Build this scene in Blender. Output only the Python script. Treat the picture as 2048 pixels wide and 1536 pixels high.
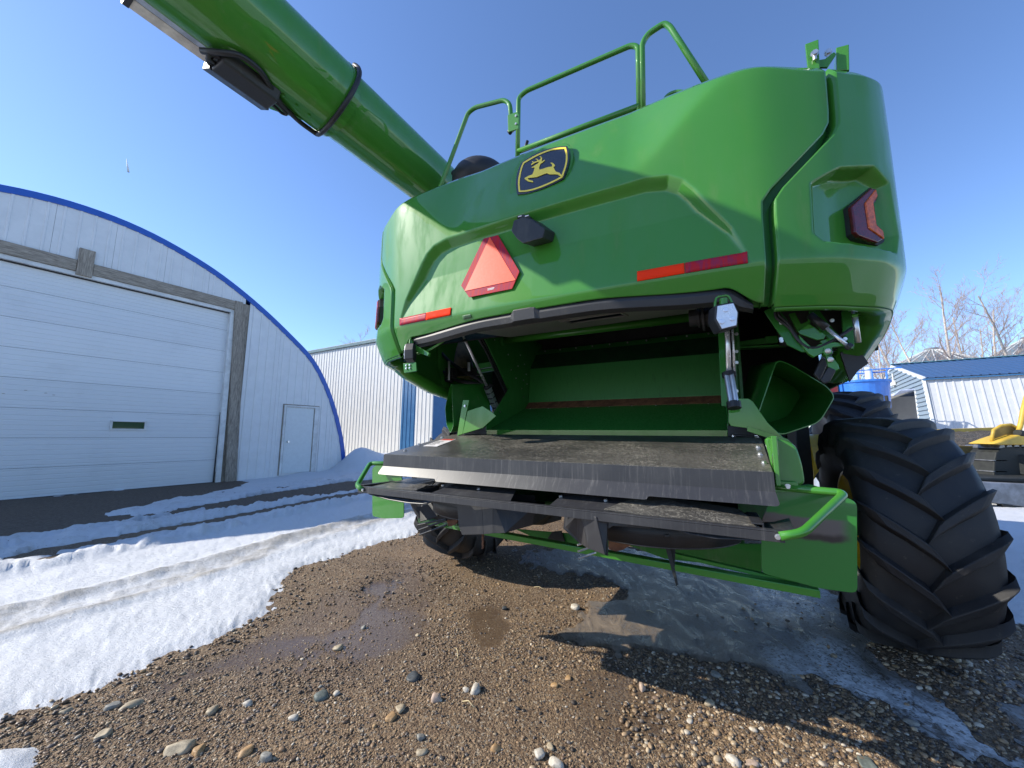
import bpy, bmesh, math, random
import numpy as np
from mathutils import Vector, Matrix, noise as mnoise
from math import radians, sin, cos, pi, tan, atan2
SC = bpy.context.scene
COL = SC.collection
for ob in list(bpy.data.objects):
    bpy.data.objects.remove(ob)
random.seed(7)
RNG = np.random.default_rng(11)

# ------------------------------------------------------------------ camera, sky, sun, exposure
EYE = 1.33                                   # phone held 1.33 m above the yard
PIT, ROL, YAW = radians(7.456), radians(0.430), radians(29.332)
FPX = 766.0
cam_d = bpy.data.cameras.new('camera')
cam_d.sensor_width = 36.0
cam_d.lens = 36.0 * FPX / 2048.0
cam_d.clip_start = 0.05
cam_d.clip_end = 3000
cam = bpy.data.objects.new('camera', cam_d)
COL.objects.link(cam)
cam.location = (0, 0, EYE)
cam.rotation_euler = (Matrix.Rotation(pi / 2 + PIT, 3, 'X') @ Matrix.Rotation(ROL, 3, 'Z')).to_euler()
SC.camera = cam

SUN_EL, SUN_AZ = radians(34.0), atan2(-1.0, 0.0)     # azimuth clockwise from +Y
world = bpy.data.worlds.new('World')
SC.world = world
world.use_nodes = True
wn = world.node_tree.nodes
bg = wn['Background']
sky = wn.new('ShaderNodeTexSky')
sky.sky_type = 'NISHITA'
sky.sun_disc = False
sky.sun_elevation = SUN_EL
sky.sun_rotation = SUN_AZ
sky.altitude = 600
sky.air_density = 1.0
sky.dust_density = 0.3
sky.ozone_density = 6.0
tint = wn.new('ShaderNodeMix'); tint.data_type = 'RGBA'; tint.blend_type = 'MULTIPLY'; tint.inputs[0].default_value = 1.0
tint.inputs[7].default_value = (1.0, 0.965, 1.0, 1)
world.node_tree.links.new(sky.outputs[0], tint.inputs[6])
world.node_tree.links.new(tint.outputs[2], bg.inputs[0])
bg.inputs[1].default_value = 0.15
sun_d = bpy.data.lights.new('sun', 'SUN')
sun_d.energy = 3.9
sun_d.angle = radians(0.5)
sun_d.color = (1.0, 0.94, 0.83)
sun = bpy.data.objects.new('sun', sun_d)
COL.objects.link(sun)
sdir = Vector((sin(SUN_AZ) * cos(SUN_EL), cos(SUN_AZ) * cos(SUN_EL), sin(SUN_EL)))
sun.location = sdir * 60
sun.rotation_euler = sdir.to_track_quat('Z', 'Y').to_euler()
SC.view_settings.view_transform = 'Standard'
SC.view_settings.look = 'None'
SC.view_settings.exposure = 0.80
SC.view_settings.gamma = 1.0
SC.view_settings.use_curve_mapping = False
SC.render.engine = 'CYCLES'

# ------------------------------------------------------------------ survey helpers (bearing -> point on a known plane)
OX, OY, DZ = 0.10884, 2.04743, -0.07         # foot of the combine's rear centre
UR = np.array([cos(YAW), -sin(YAW), 0.0])    # combine's right
WR = np.array([sin(YAW), cos(YAW), 0.0])     # combine's forward
OO = np.array([OX, OY, 0.0])
def bearing(x, y):
    x = x - 1024.0; y = y - 768.0
    a = x * cos(ROL) + y * sin(ROL); b = -x * sin(ROL) + y * cos(ROL)
    return np.array([a / FPX, cos(PIT) + b / FPX * sin(PIT), sin(PIT) - b / FPX * cos(PIT)])
def L(x, y, u=None, w=None, z=None):
    """point of the combine's own frame seen on the plane u=, w= or z="""
    d = bearing(x, y); dl = np.array([d @ UR, d @ WR, d[2]])
    c = np.array([-OO @ UR, -OO @ WR, EYE - DZ])
    i, v = (0, u) if u is not None else (1, w) if w is not None else (2, z)
    return c + dl * (v - c[i]) / dl[i]
def HIT(x, y, p0, n):
    d = bearing(x, y); dl = np.array([d @ UR, d @ WR, d[2]]); c = np.array([-OO @ UR, -OO @ WR, EYE - DZ]); n = np.array(n, float)
    return tuple(c + dl * (((np.array(p0) - c) @ n) / (dl @ n)))
def px_of(P):
    """combine frame -> bearing, the inverse of L"""
    P = np.asarray(P, float); W = P[..., :1] * UR + P[..., 1:2] * WR + OO; X = W[..., 0]; Y = W[..., 1]; Zz = P[..., 2] + DZ - EYE
    dd = Y * cos(PIT) + Zz * sin(PIT); up = -Y * sin(PIT) + Zz * cos(PIT); a = X / dd * FPX; b = -up / dd * FPX
    return np.stack([1024 + a * cos(ROL) - b * sin(ROL), 768 + a * sin(ROL) + b * cos(ROL)], -1)
def LP(pts, **k):
    return [tuple(L(x, y, **k)) for x, y in pts]
def G(x, y, z=0.0):
    d = bearing(x, y); t = (z - EYE) / d[2]
    return np.array([d[0] * t, d[1] * t, z])
def GY(x, y, Y):
    d = bearing(x, y); t = Y / d[1]
    return np.array([d[0] * t, Y, EYE + d[2] * t])

# ------------------------------------------------------------------ object helpers
def obj(name, vf, mat=None, parent=None, smooth=False, bevel=0.0, seg=2, angle=30):
    v, f = vf
    me = bpy.data.meshes.new(name)
    me.from_pydata([tuple(map(float, p)) for p in v], [], [tuple(int(i) for i in q) for q in f])
    me.update()
    if mat is not None:
        me.materials.append(mat)
    if smooth:
        me.polygons.foreach_set('use_smooth', [True] * len(me.polygons))
    o = bpy.data.objects.new(name, me)
    COL.objects.link(o)
    if parent is not None:
        o.parent = parent
    if bevel:
        b = o.modifiers.new('bevel', 'BEVEL'); b.width = bevel; b.segments = seg
        b.limit_method = 'ANGLE'; b.angle_limit = radians(angle)
        b.harden_normals = False
    return o
def tag(o, label=None, cat=None, group=None, kind=None):
    if label: o['label'] = label
    if cat: o['category'] = cat
    if group: o['group'] = group
    if kind: o['kind'] = kind
    return o
def empty(name, loc=(0, 0, 0), rz=0.0, label=None, cat=None, group=None):
    o = bpy.data.objects.new(name, None)
    COL.objects.link(o)
    o.location = loc; o.rotation_euler = (0, 0, rz); o.empty_display_size = 0.3
    return tag(o, label, cat, group)
def join(*parts):
    V = []; F = []
    for v, f in parts:
        k = len(V); V += [tuple(p) for p in v]; F += [tuple(i + k for i in q) for q in f]
    return V, F
def box(c, s, R=None):
    x, y, z = s[0] / 2, s[1] / 2, s[2] / 2
    v = [(-x, -y, -z), (x, -y, -z), (x, y, -z), (-x, y, -z), (-x, -y, z), (x, -y, z), (x, y, z), (-x, y, z)]
    M = R if R is not None else Matrix.Identity(3)
    v = [tuple(M @ Vector(p) + Vector(c)) for p in v]
    return v, [(0, 3, 2, 1), (4, 5, 6, 7), (0, 1, 5, 4), (1, 2, 6, 5), (2, 3, 7, 6), (3, 0, 4, 7)]
def span(a, b):
    """axis-aligned box between two corners"""
    a = Vector(a); b = Vector(b)
    return box((a + b) / 2, [abs(b[i] - a[i]) for i in range(3)])
def newell(p):
    n = Vector((0, 0, 0))
    for i in range(len(p)):
        a = Vector(p[i]); b = Vector(p[(i + 1) % len(p)])
        n += Vector(((a.y - b.y) * (a.z + b.z), (a.z - b.z) * (a.x + b.x), (a.x - b.x) * (a.y + b.y)))
    return n.normalized() if n.length > 1e-12 else Vector((0, 0, 1))
def plate(pts, t=0.008, d=None):
    """flat sheet of thickness t standing on outline pts, grown along d (default: the normal)"""
    n = Vector(d).normalized() if d is not None else newell(pts)
    k = len(pts)
    v = [tuple(Vector(p)) for p in pts] + [tuple(Vector(p) + n * t) for p in pts]
    f = [tuple(range(k)), tuple(range(2 * k - 1, k - 1, -1))] + [(i, k + i, k + (i + 1) % k, (i + 1) % k) for i in range(k)]
    if newell(pts).dot(n) > 0:
        f = [tuple(reversed(q)) for q in f]
    return v, f
def frame_of(d):
    d = Vector(d).normalized()
    a = Vector((0, 0, 1)) if abs(d.z) < 0.9 else Vector((1, 0, 0))
    x = d.cross(a).normalized(); y = d.cross(x).normalized()
    return x, y
def fillet(path, r, n=5):
    P = [Vector(p) for p in path]
    if r <= 0 or len(P) < 3: return P
    out = [P[0]]
    for i in range(1, len(P) - 1):
        a = P[i - 1] - P[i]; b = P[i + 1] - P[i]
        q = min(r, a.length * 0.45, b.length * 0.45)
        A = P[i] + a.normalized() * q; B = P[i] + b.normalized() * q
        for k in range(n + 1):
            t = k / n
            out.append(A * (1 - t) ** 2 + P[i] * 2 * t * (1 - t) + B * t * t)
    out.append(P[-1])
    return out
def tube(path, r, n=10, bend=0.0, cap=True):
    P = fillet(path, bend)
    rs = r if hasattr(r, '__len__') else [r] * len(P)
    if len(rs) != len(P): rs = list(np.interp(np.linspace(0, 1, len(P)), np.linspace(0, 1, len(rs)), rs))
    V = []; F = []
    prevx = None
    for i, p in enumerate(P):
        d = (P[min(i + 1, len(P) - 1)] - P[max(i - 1, 0)])
        if d.length < 1e-9: d = Vector((0, 0, 1))
        d.normalize()
        if prevx is None: x, y = frame_of(d)
        else:
            x = (prevx - d * prevx.dot(d)).normalized(); y = d.cross(x).normalized()
        prevx = x
        for k in range(n):
            a = 2 * pi * k / n
            V.append(tuple(p + (x * cos(a) + y * sin(a)) * rs[i]))
    for i in range(len(P) - 1):
        for k in range(n):
            F.append((i * n + k, i * n + (k + 1) % n, (i + 1) * n + (k + 1) % n, (i + 1) * n + k))
    if cap:
        F.append(tuple(reversed(range(n)))); F.append(tuple(range((len(P) - 1) * n, len(P) * n)))
    return V, F
def rod(a, b, r, n=12):
    return tube([a, b], r, n)
def bolt(p, d, r=0.011, h=0.008):
    r *= .62; h *= .7
    d = Vector(d).normalized(); p = Vector(p)
    return join(tube([p, p + d * h * 0.35], r * 1.35, 10), tube([p + d * h * 0.35, p + d * h], r, 6))
def ico(sub=1):
    bm = bmesh.new(); bmesh.ops.create_icosphere(bm, subdivisions=sub, radius=1)
    V = np.array([v.co[:] for v in bm.verts]); F = np.array([[v.index for v in f.verts] for f in bm.faces])
    bm.free(); return V, F

# ------------------------------------------------------------------ materials
class Mat:
    def __init__(s, name, color=(0.5, 0.5, 0.5), rough=0.5, metal=0.0, coat=0.0, coat_rough=0.05, spec=0.5, emis=None, trans=0.0, ior=1.45):
        s.m = bpy.data.materials.new(name); s.m.use_nodes = True
        s.nt = s.m.node_tree; s.N = s.nt.nodes; s.b = s.N['Principled BSDF']
        s.b.inputs['Base Color'].default_value = (*color, 1)
        s.b.inputs['Roughness'].default_value = rough
        s.b.inputs['Metallic'].default_value = metal
        s.b.inputs['Coat Weight'].default_value = coat
        s.b.inputs['Coat Roughness'].default_value = coat_rough
        s.b.inputs['Specular IOR Level'].default_value = spec
        s.b.inputs['IOR'].default_value = ior
        s.b.inputs['Transmission Weight'].default_value = trans
        s.tc = s.N.new('ShaderNodeTexCoord'); s.color = color
        s.bumpn = None
    def lk(s, a, b): s.nt.links.new(a, b)
    def map(s, scale=(1, 1, 1), rot=(0, 0, 0), src='Object'):
        m = s.N.new('ShaderNodeMapping'); s.lk(s.tc.outputs[src], m.inputs[0])
        m.inputs['Scale'].default_value = scale; m.inputs['Rotation'].default_value = rot
        return m.outputs[0]
    def noise(s, scale=5, detail=6, rough=0.6, dist=0.0, vec=None):
        n = s.N.new('ShaderNodeTexNoise'); n.inputs['Scale'].default_value = scale
        n.inputs['Detail'].default_value = detail; n.inputs['Roughness'].default_value = rough
        n.inputs['Distortion'].default_value = dist
        s.lk(vec if vec is not None else s.map(), n.inputs['Vector'])
        return n.outputs['Fac']
    def voro(s, scale=20, feat='F1', vec=None, out='Distance'):
        n = s.N.new('ShaderNodeTexVoronoi'); n.feature = feat; n.inputs['Scale'].default_value = scale
        s.lk(vec if vec is not None else s.map(), n.inputs['Vector'])
        return n.outputs[out]
    def ramp(s, fac, lo, hi, a=0.0, b=1.0):
        n = s.N.new('ShaderNodeMapRange'); n.interpolation_type = 'SMOOTHSTEP'
        n.inputs['From Min'].default_value = lo; n.inputs['From Max'].default_value = hi
        n.inputs['To Min'].default_value = a; n.inputs['To Max'].default_value = b
        s.lk(fac, n.inputs['Value']); return n.outputs[0]
    def math(s, op, a, b=None):
        n = s.N.new('ShaderNodeMath'); n.operation = op
        for i, v in enumerate((a, b)):
            if v is None: continue
            if isinstance(v, (int, float)): n.inputs[i].default_value = v
            else: s.lk(v, n.inputs[i])
        return n.outputs[0]
    def mix(s, fac, a, b):
        n = s.N.new('ShaderNodeMix'); n.data_type = 'RGBA'
        for sock, v in ((n.inputs[0], fac), (n.inputs[6], a), (n.inputs[7], b)):
            if isinstance(v, (int, float)): sock.default_value = v
            elif isinstance(v, tuple): sock.default_value = (*v, 1)
            else: s.lk(v, sock)
        return n.outputs[2]
    def attr(s, name, out='Fac'):
        n = s.N.new('ShaderNodeAttribute'); n.attribute_name = name; return n.outputs[out]
    def hsv_rand(s, col, dv=0.15):
        """slightly different value per object"""
        oi = s.N.new('ShaderNodeObjectInfo'); h = s.N.new('ShaderNodeHueSaturation')
        s.lk(s.ramp(oi.outputs['Random'], 0, 1, 1 - dv, 1 + dv), h.inputs['Value'])
        if isinstance(col, tuple): h.inputs['Color'].default_value = (*col, 1)
        else: s.lk(col, h.inputs['Color'])
        return h.outputs[0]
    def base(s, c): s.lk(c, s.b.inputs['Base Color']); return s
    def rgh(s, c): s.lk(c, s.b.inputs['Roughness']); return s
    def bump(s, h, strength=0.3, dist=0.01):
        n = s.N.new('ShaderNodeBump'); n.inputs['Strength'].default_value = strength; n.inputs['Distance'].default_value = dist
        s.lk(h, n.inputs['Height'])
        if s.bumpn is not None: s.lk(s.bumpn, n.inputs['Normal'])
        s.bumpn = n.outputs[0]; s.lk(s.bumpn, s.b.inputs['Normal']); return s

def green_paint(name, c=(0.044, 0.205, 0.022), rough=0.45, coat=0.9, dirt=0.25):
    m = Mat(name, c, rough, spec=0.16, coat=coat, coat_rough=0.022)
    d = m.noise(9, 8, 0.65, vec=m.map((1, 1, 0.25)))
    dd = m.ramp(d, 0.55, 0.78, 0, dirt)
    fine = m.ramp(m.noise(160, 3, 0.6), 0.66, 0.78, 0, 0.10 * dirt)
    strk = m.ramp(m.noise(34, 5, .7, vec=m.map((1.5, 1.5, .06))), .52, .80, 0, .22 * dirt)
    dust = m.ramp(m.noise(2.1, 6, .62), .42, .80, 0, .34 * dirt)
    k = m.math('ADD', m.math('ADD', dd, fine), m.math('ADD', strk, dust))
    m.base(m.mix(k, c, (0.20, 0.22, 0.14)))
    m.rgh(m.ramp(d, 0.4, 0.8, rough, rough + 0.22))
    m.lk(m.ramp(d, 0.45, 0.8, coat, coat * 0.45), m.b.inputs['Coat Weight'])
    m.bump(m.noise(55, 2, 0.5), 0.012, 0.004)
    return m
M_green = green_paint('green_paint').m
M_green_dirty = green_paint('green_paint_dusty', (0.026, 0.165, 0.024), 0.42, 0.35, 0.5).m
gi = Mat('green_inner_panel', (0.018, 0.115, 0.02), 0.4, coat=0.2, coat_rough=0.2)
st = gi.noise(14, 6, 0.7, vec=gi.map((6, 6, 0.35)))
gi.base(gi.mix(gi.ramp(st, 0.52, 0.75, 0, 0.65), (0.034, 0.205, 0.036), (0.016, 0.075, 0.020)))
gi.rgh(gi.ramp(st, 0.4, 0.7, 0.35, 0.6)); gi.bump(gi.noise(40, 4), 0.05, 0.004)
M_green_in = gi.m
ru = Mat('rusty_sheet', (0.16, 0.07, 0.035), 0.8)
ru.base(ru.mix(ru.ramp(ru.noise(14, 8, 0.7), 0.35, 0.65), (0.22, 0.10, 0.05), (0.10, 0.04, 0.022))); ru.bump(ru.noise(60, 5), 0.3, 0.003)
M_rust = ru.m
bp = Mat('black_plastic', (0.028, 0.028, 0.030), 0.48)
bp.base(bp.mix(bp.ramp(bp.noise(7, 8, 0.7, vec=bp.map((1, 1, 0.3))), 0.5, 0.8, 0, 0.6), (0.026, 0.026, 0.028), (0.11, 0.10, 0.085)))
bp.bump(bp.noise(220, 3), 0.25, 0.002)
M_plastic = bp.m
# tailboard: black powder coat scuffed by straw
tb = Mat('scuffed_black_coat', (0.03, 0.03, 0.03), 0.38, coat=0.15, coat_rough=0.2)
v1 = tb.map((1, 1, 1))
cl = tb.ramp(tb.noise(2.4, 3, 0.5, vec=v1), 0.34, 0.60, .35, 1)
def crack(sc, dist, vec, w0, w1):
    n = tb.math('ABSOLUTE', tb.math('SUBTRACT', tb.noise(sc, 4, .6, dist, vec=vec), .5)); return tb.ramp(n, w0, w1, 1, 0)
sc1 = crack(13, 1.6, tb.map((0.8, 1.2, 1.0)), .002, .016)
sc2 = tb.math('MAXIMUM', crack(24, 2.4, tb.map((1.3, 0.8, 0.6), (0, 0, 0.7)), .002, .014), tb.ramp(tb.noise(70, 6, .8), .60, .70, 0, .8))
scr = tb.math('MAXIMUM', sc1, sc2)
k = tb.math('ADD', tb.math('MULTIPLY', tb.math('MULTIPLY', cl, scr), 0.52), tb.math('MULTIPLY', tb.ramp(tb.noise(2.0, 3, .5), .35, .65, .3, 1), 0.17))
tb.base(tb.mix(k, (0.022, 0.022, 0.023), (0.34, 0.31, 0.25)))
tb.rgh(tb.ramp(k, 0, 0.6, 0.30, 0.75)); tb.bump(tb.noise(50, 6), 0.08, 0.003)
M_deck = tb.m
tf = Mat('streaked_black_coat', (0.03, 0.03, 0.03), 0.42)
s1 = tf.noise(30, 6, 0.75, vec=tf.map((2.6, .5, 0.10)))
s2 = tf.noise(4, 4, 0.6)
k = tf.math('ADD', tf.math('MULTIPLY', tf.ramp(s1, 0.50, 0.80), 0.26), tf.ramp(s2, 0.4, 0.8, 0, 0.10))
tf.base(tf.mix(k, (0.030, 0.030, 0.033), (0.30, 0.29, 0.27))); tf.rgh(tf.ramp(k, 0, 0.5, 0.38, 0.7))
M_fascia = tf.m
def simple(name, c, rough=0.5, metal=0.0, var=0.25, scale=12, bump=0.15, coat=0.0, bs=80, spec=0.5):
    m = Mat(name, c, rough, metal, coat, spec=spec)
    n = m.noise(scale, 7, 0.65)
    m.base(m.mix(m.ramp(n, 0.3, 0.7), tuple(x * (1 - var) for x in c), tuple(min(1, x * (1 + var)) for x in c)))
    m.rgh(m.ramp(n, 0.3, 0.7, max(0.02, rough * 0.85), min(1, rough * 1.15)))
    if bump: m.bump(m.noise(bs, 4, 0.6), bump, 0.003)
    return m.m
M_blackmetal = simple('black_metal', (0.022, 0.022, 0.024), 0.45)
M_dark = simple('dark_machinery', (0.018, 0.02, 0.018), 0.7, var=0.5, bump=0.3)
M_darkgreen = simple('dark_green_structure', (0.018, 0.095, 0.02), 0.5)
M_chrome = simple('piston_chrome', (0.75, 0.75, 0.77), 0.25, 0.6, 0.05, bump=0)
M_alu = simple('extruded_aluminium', (0.55, 0.56, 0.58), 0.38, 0.9, 0.1, bump=0.05)
M_zinc = simple('zinc_bolts', (0.60, 0.60, 0.60), 0.32, 0.85, 0.15, bump=0.05)
M_grey_tray = simple('grey_underside', (0.17, 0.165, 0.155), 0.38, 0.0, 0.2, 5, 0.05, coat=0.3)
M_rubberhose = simple('black_hose', (0.02, 0.02, 0.022), 0.5)
tyr = Mat('tyre_rubber', (0.022, 0.022, 0.024), 0.62)
tn = tyr.noise(3.5, 8, 0.65)
tyr.base(tyr.mix(tyr.ramp(tyr.noise(22, 7, .75), .60, .72, 0, .7), tyr.mix(tyr.ramp(tn, 0.35, 0.75), (0.018, 0.018, 0.020), (0.046, 0.043, 0.040)), (0.115, 0.10, 0.082)))
tyr.rgh(tyr.ramp(tn, 0.3, 0.7, 0.5, 0.75)); tyr.bump(tyr.noise(120, 5), 0.18, 0.003)
tyr.bump(tyr.noise(9, 5), 0.15, 0.01)
M_tyre = tyr.m
M_yellow = simple('yellow_rim', (0.62, 0.42, 0.02), 0.4, 0, 0.15, coat=0.3)
M_lamp_face = simple('lamp_reflector', (0.75, 0.77, 0.80), 0.25, 0.35, 0.05, bump=0)
M_led = simple('led_lens', (0.72, 0.78, 0.88), 0.08, 0.2, 0.05, bump=0, coat=1)
M_red_lens = simple('red_lens', (0.10, 0.003, 0.010), 0.22, 0, 0.3, 30, 0.02, coat=.35)
M_amber = simple('amber_lens', (0.55, 0.10, 0.015), 0.2, 0, 0.35, 60, 0.1, coat=.35)
sm = Mat('fluorescent_orange', (0.95, 0.13, 0.055), 0.42)
sm.base(sm.mix(sm.ramp(sm.noise(60, 4), 0.4, 0.7), (0.93, 0.085, 0.030), (0.85, 0.10, 0.045)))
M_orange = sm.m
M_orange_tape = simple('orange_tape', (0.92, 0.040, 0.008), 0.75, 0, 0.04, bump=0.02, spec=.15)
rr = Mat('red_retroreflective', (0.36, 0.010, 0.025), 0.55, coat=0.05, coat_rough=0.2, spec=.2)
rr.base(rr.mix(rr.ramp(rr.noise(25, 6, 0.7, vec=rr.map((3, 3, 0.4))), 0.42, 0.62), (0.42, 0.012, 0.02), (0.26, 0.02, 0.06)))
M_redtape = rr.m
M_white_ink = simple('pale_print', (0.72, 0.66, 0.66), 0.5, bump=0)
M_emblem_black = simple('emblem_black', (0.018, 0.020, 0.030), 0.22, 0, 0.1, bump=0.02, coat=0.6)
M_emblem_gold = simple('emblem_yellow', (0.88, 0.66, 0.06), 0.35, 0, 0.05, bump=0, coat=0.3)
# ================================================================== COMBINE HARVESTER
H = empty('combine_harvester', (OX, OY, DZ), -YAW, 'big green combine harvester seen from the rear with its auger tube swung back', 'combine harvester')

# ---- hood shell: arc position p along the plan outline, height z -> combine frame
_pu = np.array([(0, -.020), (.30, -.016), (.57, -.006), (.85, .004), (1.02, .014), (1.13, .032), (1.25, .075), (1.364, .128), (1.46, .195), (1.545, .265), (1.612, .355), (1.650, .465), (1.672, .62), (1.685, .9), (1.692, 1.3), (1.695, 2.6)])
def _spline(P, n=24):
    P = np.vstack([2 * P[0] - P[1], P, 2 * P[-1] - P[-2]]); out = []
    for i in range(1, len(P) - 2):
        for k in range(n):
            t = k / n; a, b, c, d = P[i - 1], P[i], P[i + 1], P[i + 2]
            out.append(0.5 * ((2 * b) + (-a + c) * t + (2 * a - 5 * b + 4 * c - d) * t * t + (-a + 3 * b - 3 * c + d) * t ** 3))
    out.append(P[-2]); return np.array(out)
_ps = _spline(_pu)
_pl = np.concatenate([[0], np.cumsum(np.hypot(*np.diff(_ps, axis=0).T))])
def p_of_u(u): return float(np.interp(u, _ps[:, 0], _pl))
def p_of_w(w):
    k = _ps[:, 1] > 0.02
    return float(np.interp(w, _ps[k, 1], _pl[k]))
def sstep(x, a, b):
    t = np.clip((x - a) / (b - a), 0, 1); return t * t * (3 - 2 * t)
def softp(x, r): return 0.5 * (x + np.sqrt(x * x + r * r))
ARCH = np.array([(-1.035, 2.10), (-1.03, 2.17), (-.98, 2.31), (-.84, 2.54), (-.795, 2.60), (-.73, 2.645), (-.62, 2.668), (.62, 2.668), (.73, 2.645), (.795, 2.60), (.84, 2.54), (.98, 2.31), (1.03, 2.17), (1.035, 2.10)])
def sd_poly(P, X, Y):
    """signed distance, positive inside"""
    d = np.full(np.shape(X), 1e9); ins = np.zeros(np.shape(X), bool)
    for i in range(len(P)):
        ax, ay = P[i]; bx, by = P[(i + 1) % len(P)]
        ex, ey = bx - ax, by - ay
        t = np.clip(((X - ax) * ex + (Y - ay) * ey) / (ex * ex + ey * ey + 1e-12), 0, 1)
        d = np.minimum(d, np.hypot(X - ax - t * ex, Y - ay - t * ey))
        c = ((ay > Y) != (by > Y)) & (X < (bx - ax) * (Y - ay) / (by - ay + 1e-12) + ax)
        ins ^= c
    return np.where(ins, d, -d)
def sd_open(P, X, Y):
    """inside test against the polygon, distance only to its upper outline (first and last edge ignored)"""
    d = np.full(np.shape(X), 1e9); ins = np.zeros(np.shape(X), bool)
    n = len(P)
    for i in range(n):
        ax, ay = P[i]; bx, by = P[(i + 1) % n]; ex, ey = bx - ax, by - ay
        c = ((ay > Y) != (by > Y)) & (X < ex * (Y - ay) / (by - ay + 1e-12) + ax); ins ^= c
        if i == n - 1: continue
        t = np.clip(((X - ax) * ex + (Y - ay) * ey) / (ex * ex + ey * ey + 1e-12), 0, 1)
        d = np.minimum(d, np.hypot(X - ax - t * ex, Y - ay - t * ey))
    return np.where(ins, d, -d)
def ztop(p):
    u = np.interp(np.abs(p), _pl, _ps[:, 0]); w = np.interp(np.abs(p), _pl, _ps[:, 1])
    return 3.262 - 0.150 * sstep(u, 0.55, 1.05) - 0.065 * sstep(u, 1.05, 1.36) + 0.035 * sstep(w, .2, .5)
# tail lamp pocket outline (u, z as seen square on from behind) on the right side panel
POCK = np.array([(1.27, 2.47), (1.38, 2.535), (1.52, 2.56), (1.585, 2.50), (1.60, 2.26), (1.575, 2.17), (1.30, 2.20), (1.26, 2.24)])
def S(p, z, off=0.0, detail=True):
    p = np.asarray(p, float); z = np.asarray(z, float)
    a = np.abs(p); sg = np.where(p < 0, -1.0, 1.0)
    u = np.interp(a, _pl, _ps[:, 0]); w = np.interp(a, _pl, _ps[:, 1])
    e = 0.012
    du = np.interp(a + e, _pl, _ps[:, 0]) - np.interp(np.maximum(a - e, 0), _pl, _ps[:, 0])
    dw = np.interp(a + e, _pl, _ps[:, 1]) - np.interp(np.maximum(a - e, 0), _pl, _ps[:, 1])
    m = np.hypot(du, dw); tu, tw = du / m, dw / m
    # inward normal of the plan curve
    nu, nw = -tw, tu
    rear = np.clip(nw, 0, 1)
    z0 = 2.70 + 0.36 * sstep(u, .50, 1.05)
    lean = 0.40 * softp(z - z0, .05) * (0.22 + 0.78 * rear)
    lean = lean + 0.09 * (z > z0) * sstep(u, .7, 1.2) * np.clip(z - z0, 0, 1)
    crown = 0.55 * np.clip(z - (ztop(p) - .05), 0, 1)
    under = (0.46 * softp(2.128 - z, .018) + 0.10 * np.clip(2.0 - z, 0, 1)) * (0.60 + 0.40 * rear)
    inset = lean + under + crown
    if detail:
        sd = sd_open(ARCH, u * sg, z)
        k = np.clip((z - 2.135) / .30, 0, 1)
        wid = .012 + .050 * k
        inset = inset + .048 * k * sstep(sd, 0, 1.0 * wid)
        # corner: broad shallow step outboard of the emblem field
        sp = sd_poly(POCK, u, z)
        core = sstep(sp, 0.0, .020)
        ss = np.clip((a - p_of_u(1.255)) / (p_of_w(.36) - p_of_u(1.255)), 0, 1)
        inset = inset + core * (.008 + .068 * np.sin(pi * ss))
    inset = inset + off
    return np.stack([(u + nu * inset) * sg, w + nw * inset, z], -1)
PG_Z = np.array([1.90, 2.34, 2.405, 2.455, 2.69, 2.745, 2.80, 3.05, 3.30])
PG_U = np.array([1.085, 1.088, 1.092, 1.125, 1.335, 1.362, 1.367, 1.375, 1.38])
PG_P = np.array([p_of_u(u) for u in PG_U])
def pgap(z): return np.interp(z, PG_Z, PG_P)
def patch(edge_a, edge_b, zb, zt, nu, nv, off=0.0, detail=True, sign=1):
    s = np.linspace(0, 1, nu + 1)[None, :]; v = np.linspace(0, 1, nv + 1)[:, None]
    z = 2.0 + 1.2 * v + 0 * s
    for _ in range(12):
        p = edge_a(z) * (1 - s) + edge_b(z) * s
        z = zb(p) * (1 - v) + zt(p) * v
    V = S(p * sign, z, off, detail).reshape(-1, 3)
    n = nu + 1
    F = []
    for j in range(nv):
        for i in range(nu):
            q = (j * n + i, j * n + i + 1, (j + 1) * n + i + 1, (j + 1) * n + i)
            F.append(q if sign > 0 else tuple(reversed(q)))
    return V, F
def zb_c(p):
    u = np.interp(np.abs(p), _pl, _ps[:, 0])
    return 2.085 - .035 * sstep(u, .3, .9) - .075 * sstep(u, .93, 1.08)
def solid(o, t=0.012, off=1.0):
    m = o.modifiers.new('sheet', 'SOLIDIFY'); m.thickness = t; m.offset = -1.0 * off; m.use_even_offset = False
    return o
hood = obj('rear_hood', patch(lambda z: -pgap(z), lambda z: pgap(z), zb_c, ztop, 330, 190), M_green, H, smooth=True)
solid(hood)
EW = np.array([.0, .20, .40, .52, .62, .93, 1.30, 2.6]); EZ = np.array([1.953, 1.953, 1.957, 1.935, 1.885, 1.785, 1.730, 1.70])
def zb_s(p):
    w = np.interp(np.abs(p), _pl, _ps[:, 1]); return np.interp(w, EW, EZ)
def side_patch(sg):
    return patch(lambda z: pgap(z) + .050, lambda z: PEND + 0 * z, zb_s, ztop, 220, 170, 0.0, True, sg)
def zb_s_old(p):
    a = np.abs(p); u = np.interp(a, _pl, _ps[:, 0]); w = np.interp(a, _pl, _ps[:, 1])
    z = 1.965 - .02 * sstep(u, 1.2, 1.38) - .06 * sstep(u, 1.36, 1.50)
    z = z - .22 * sstep(w, .22, .50) - .03 * sstep(w, .5, .9)
    return z
PEND = p_of_w(1.22)
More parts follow.
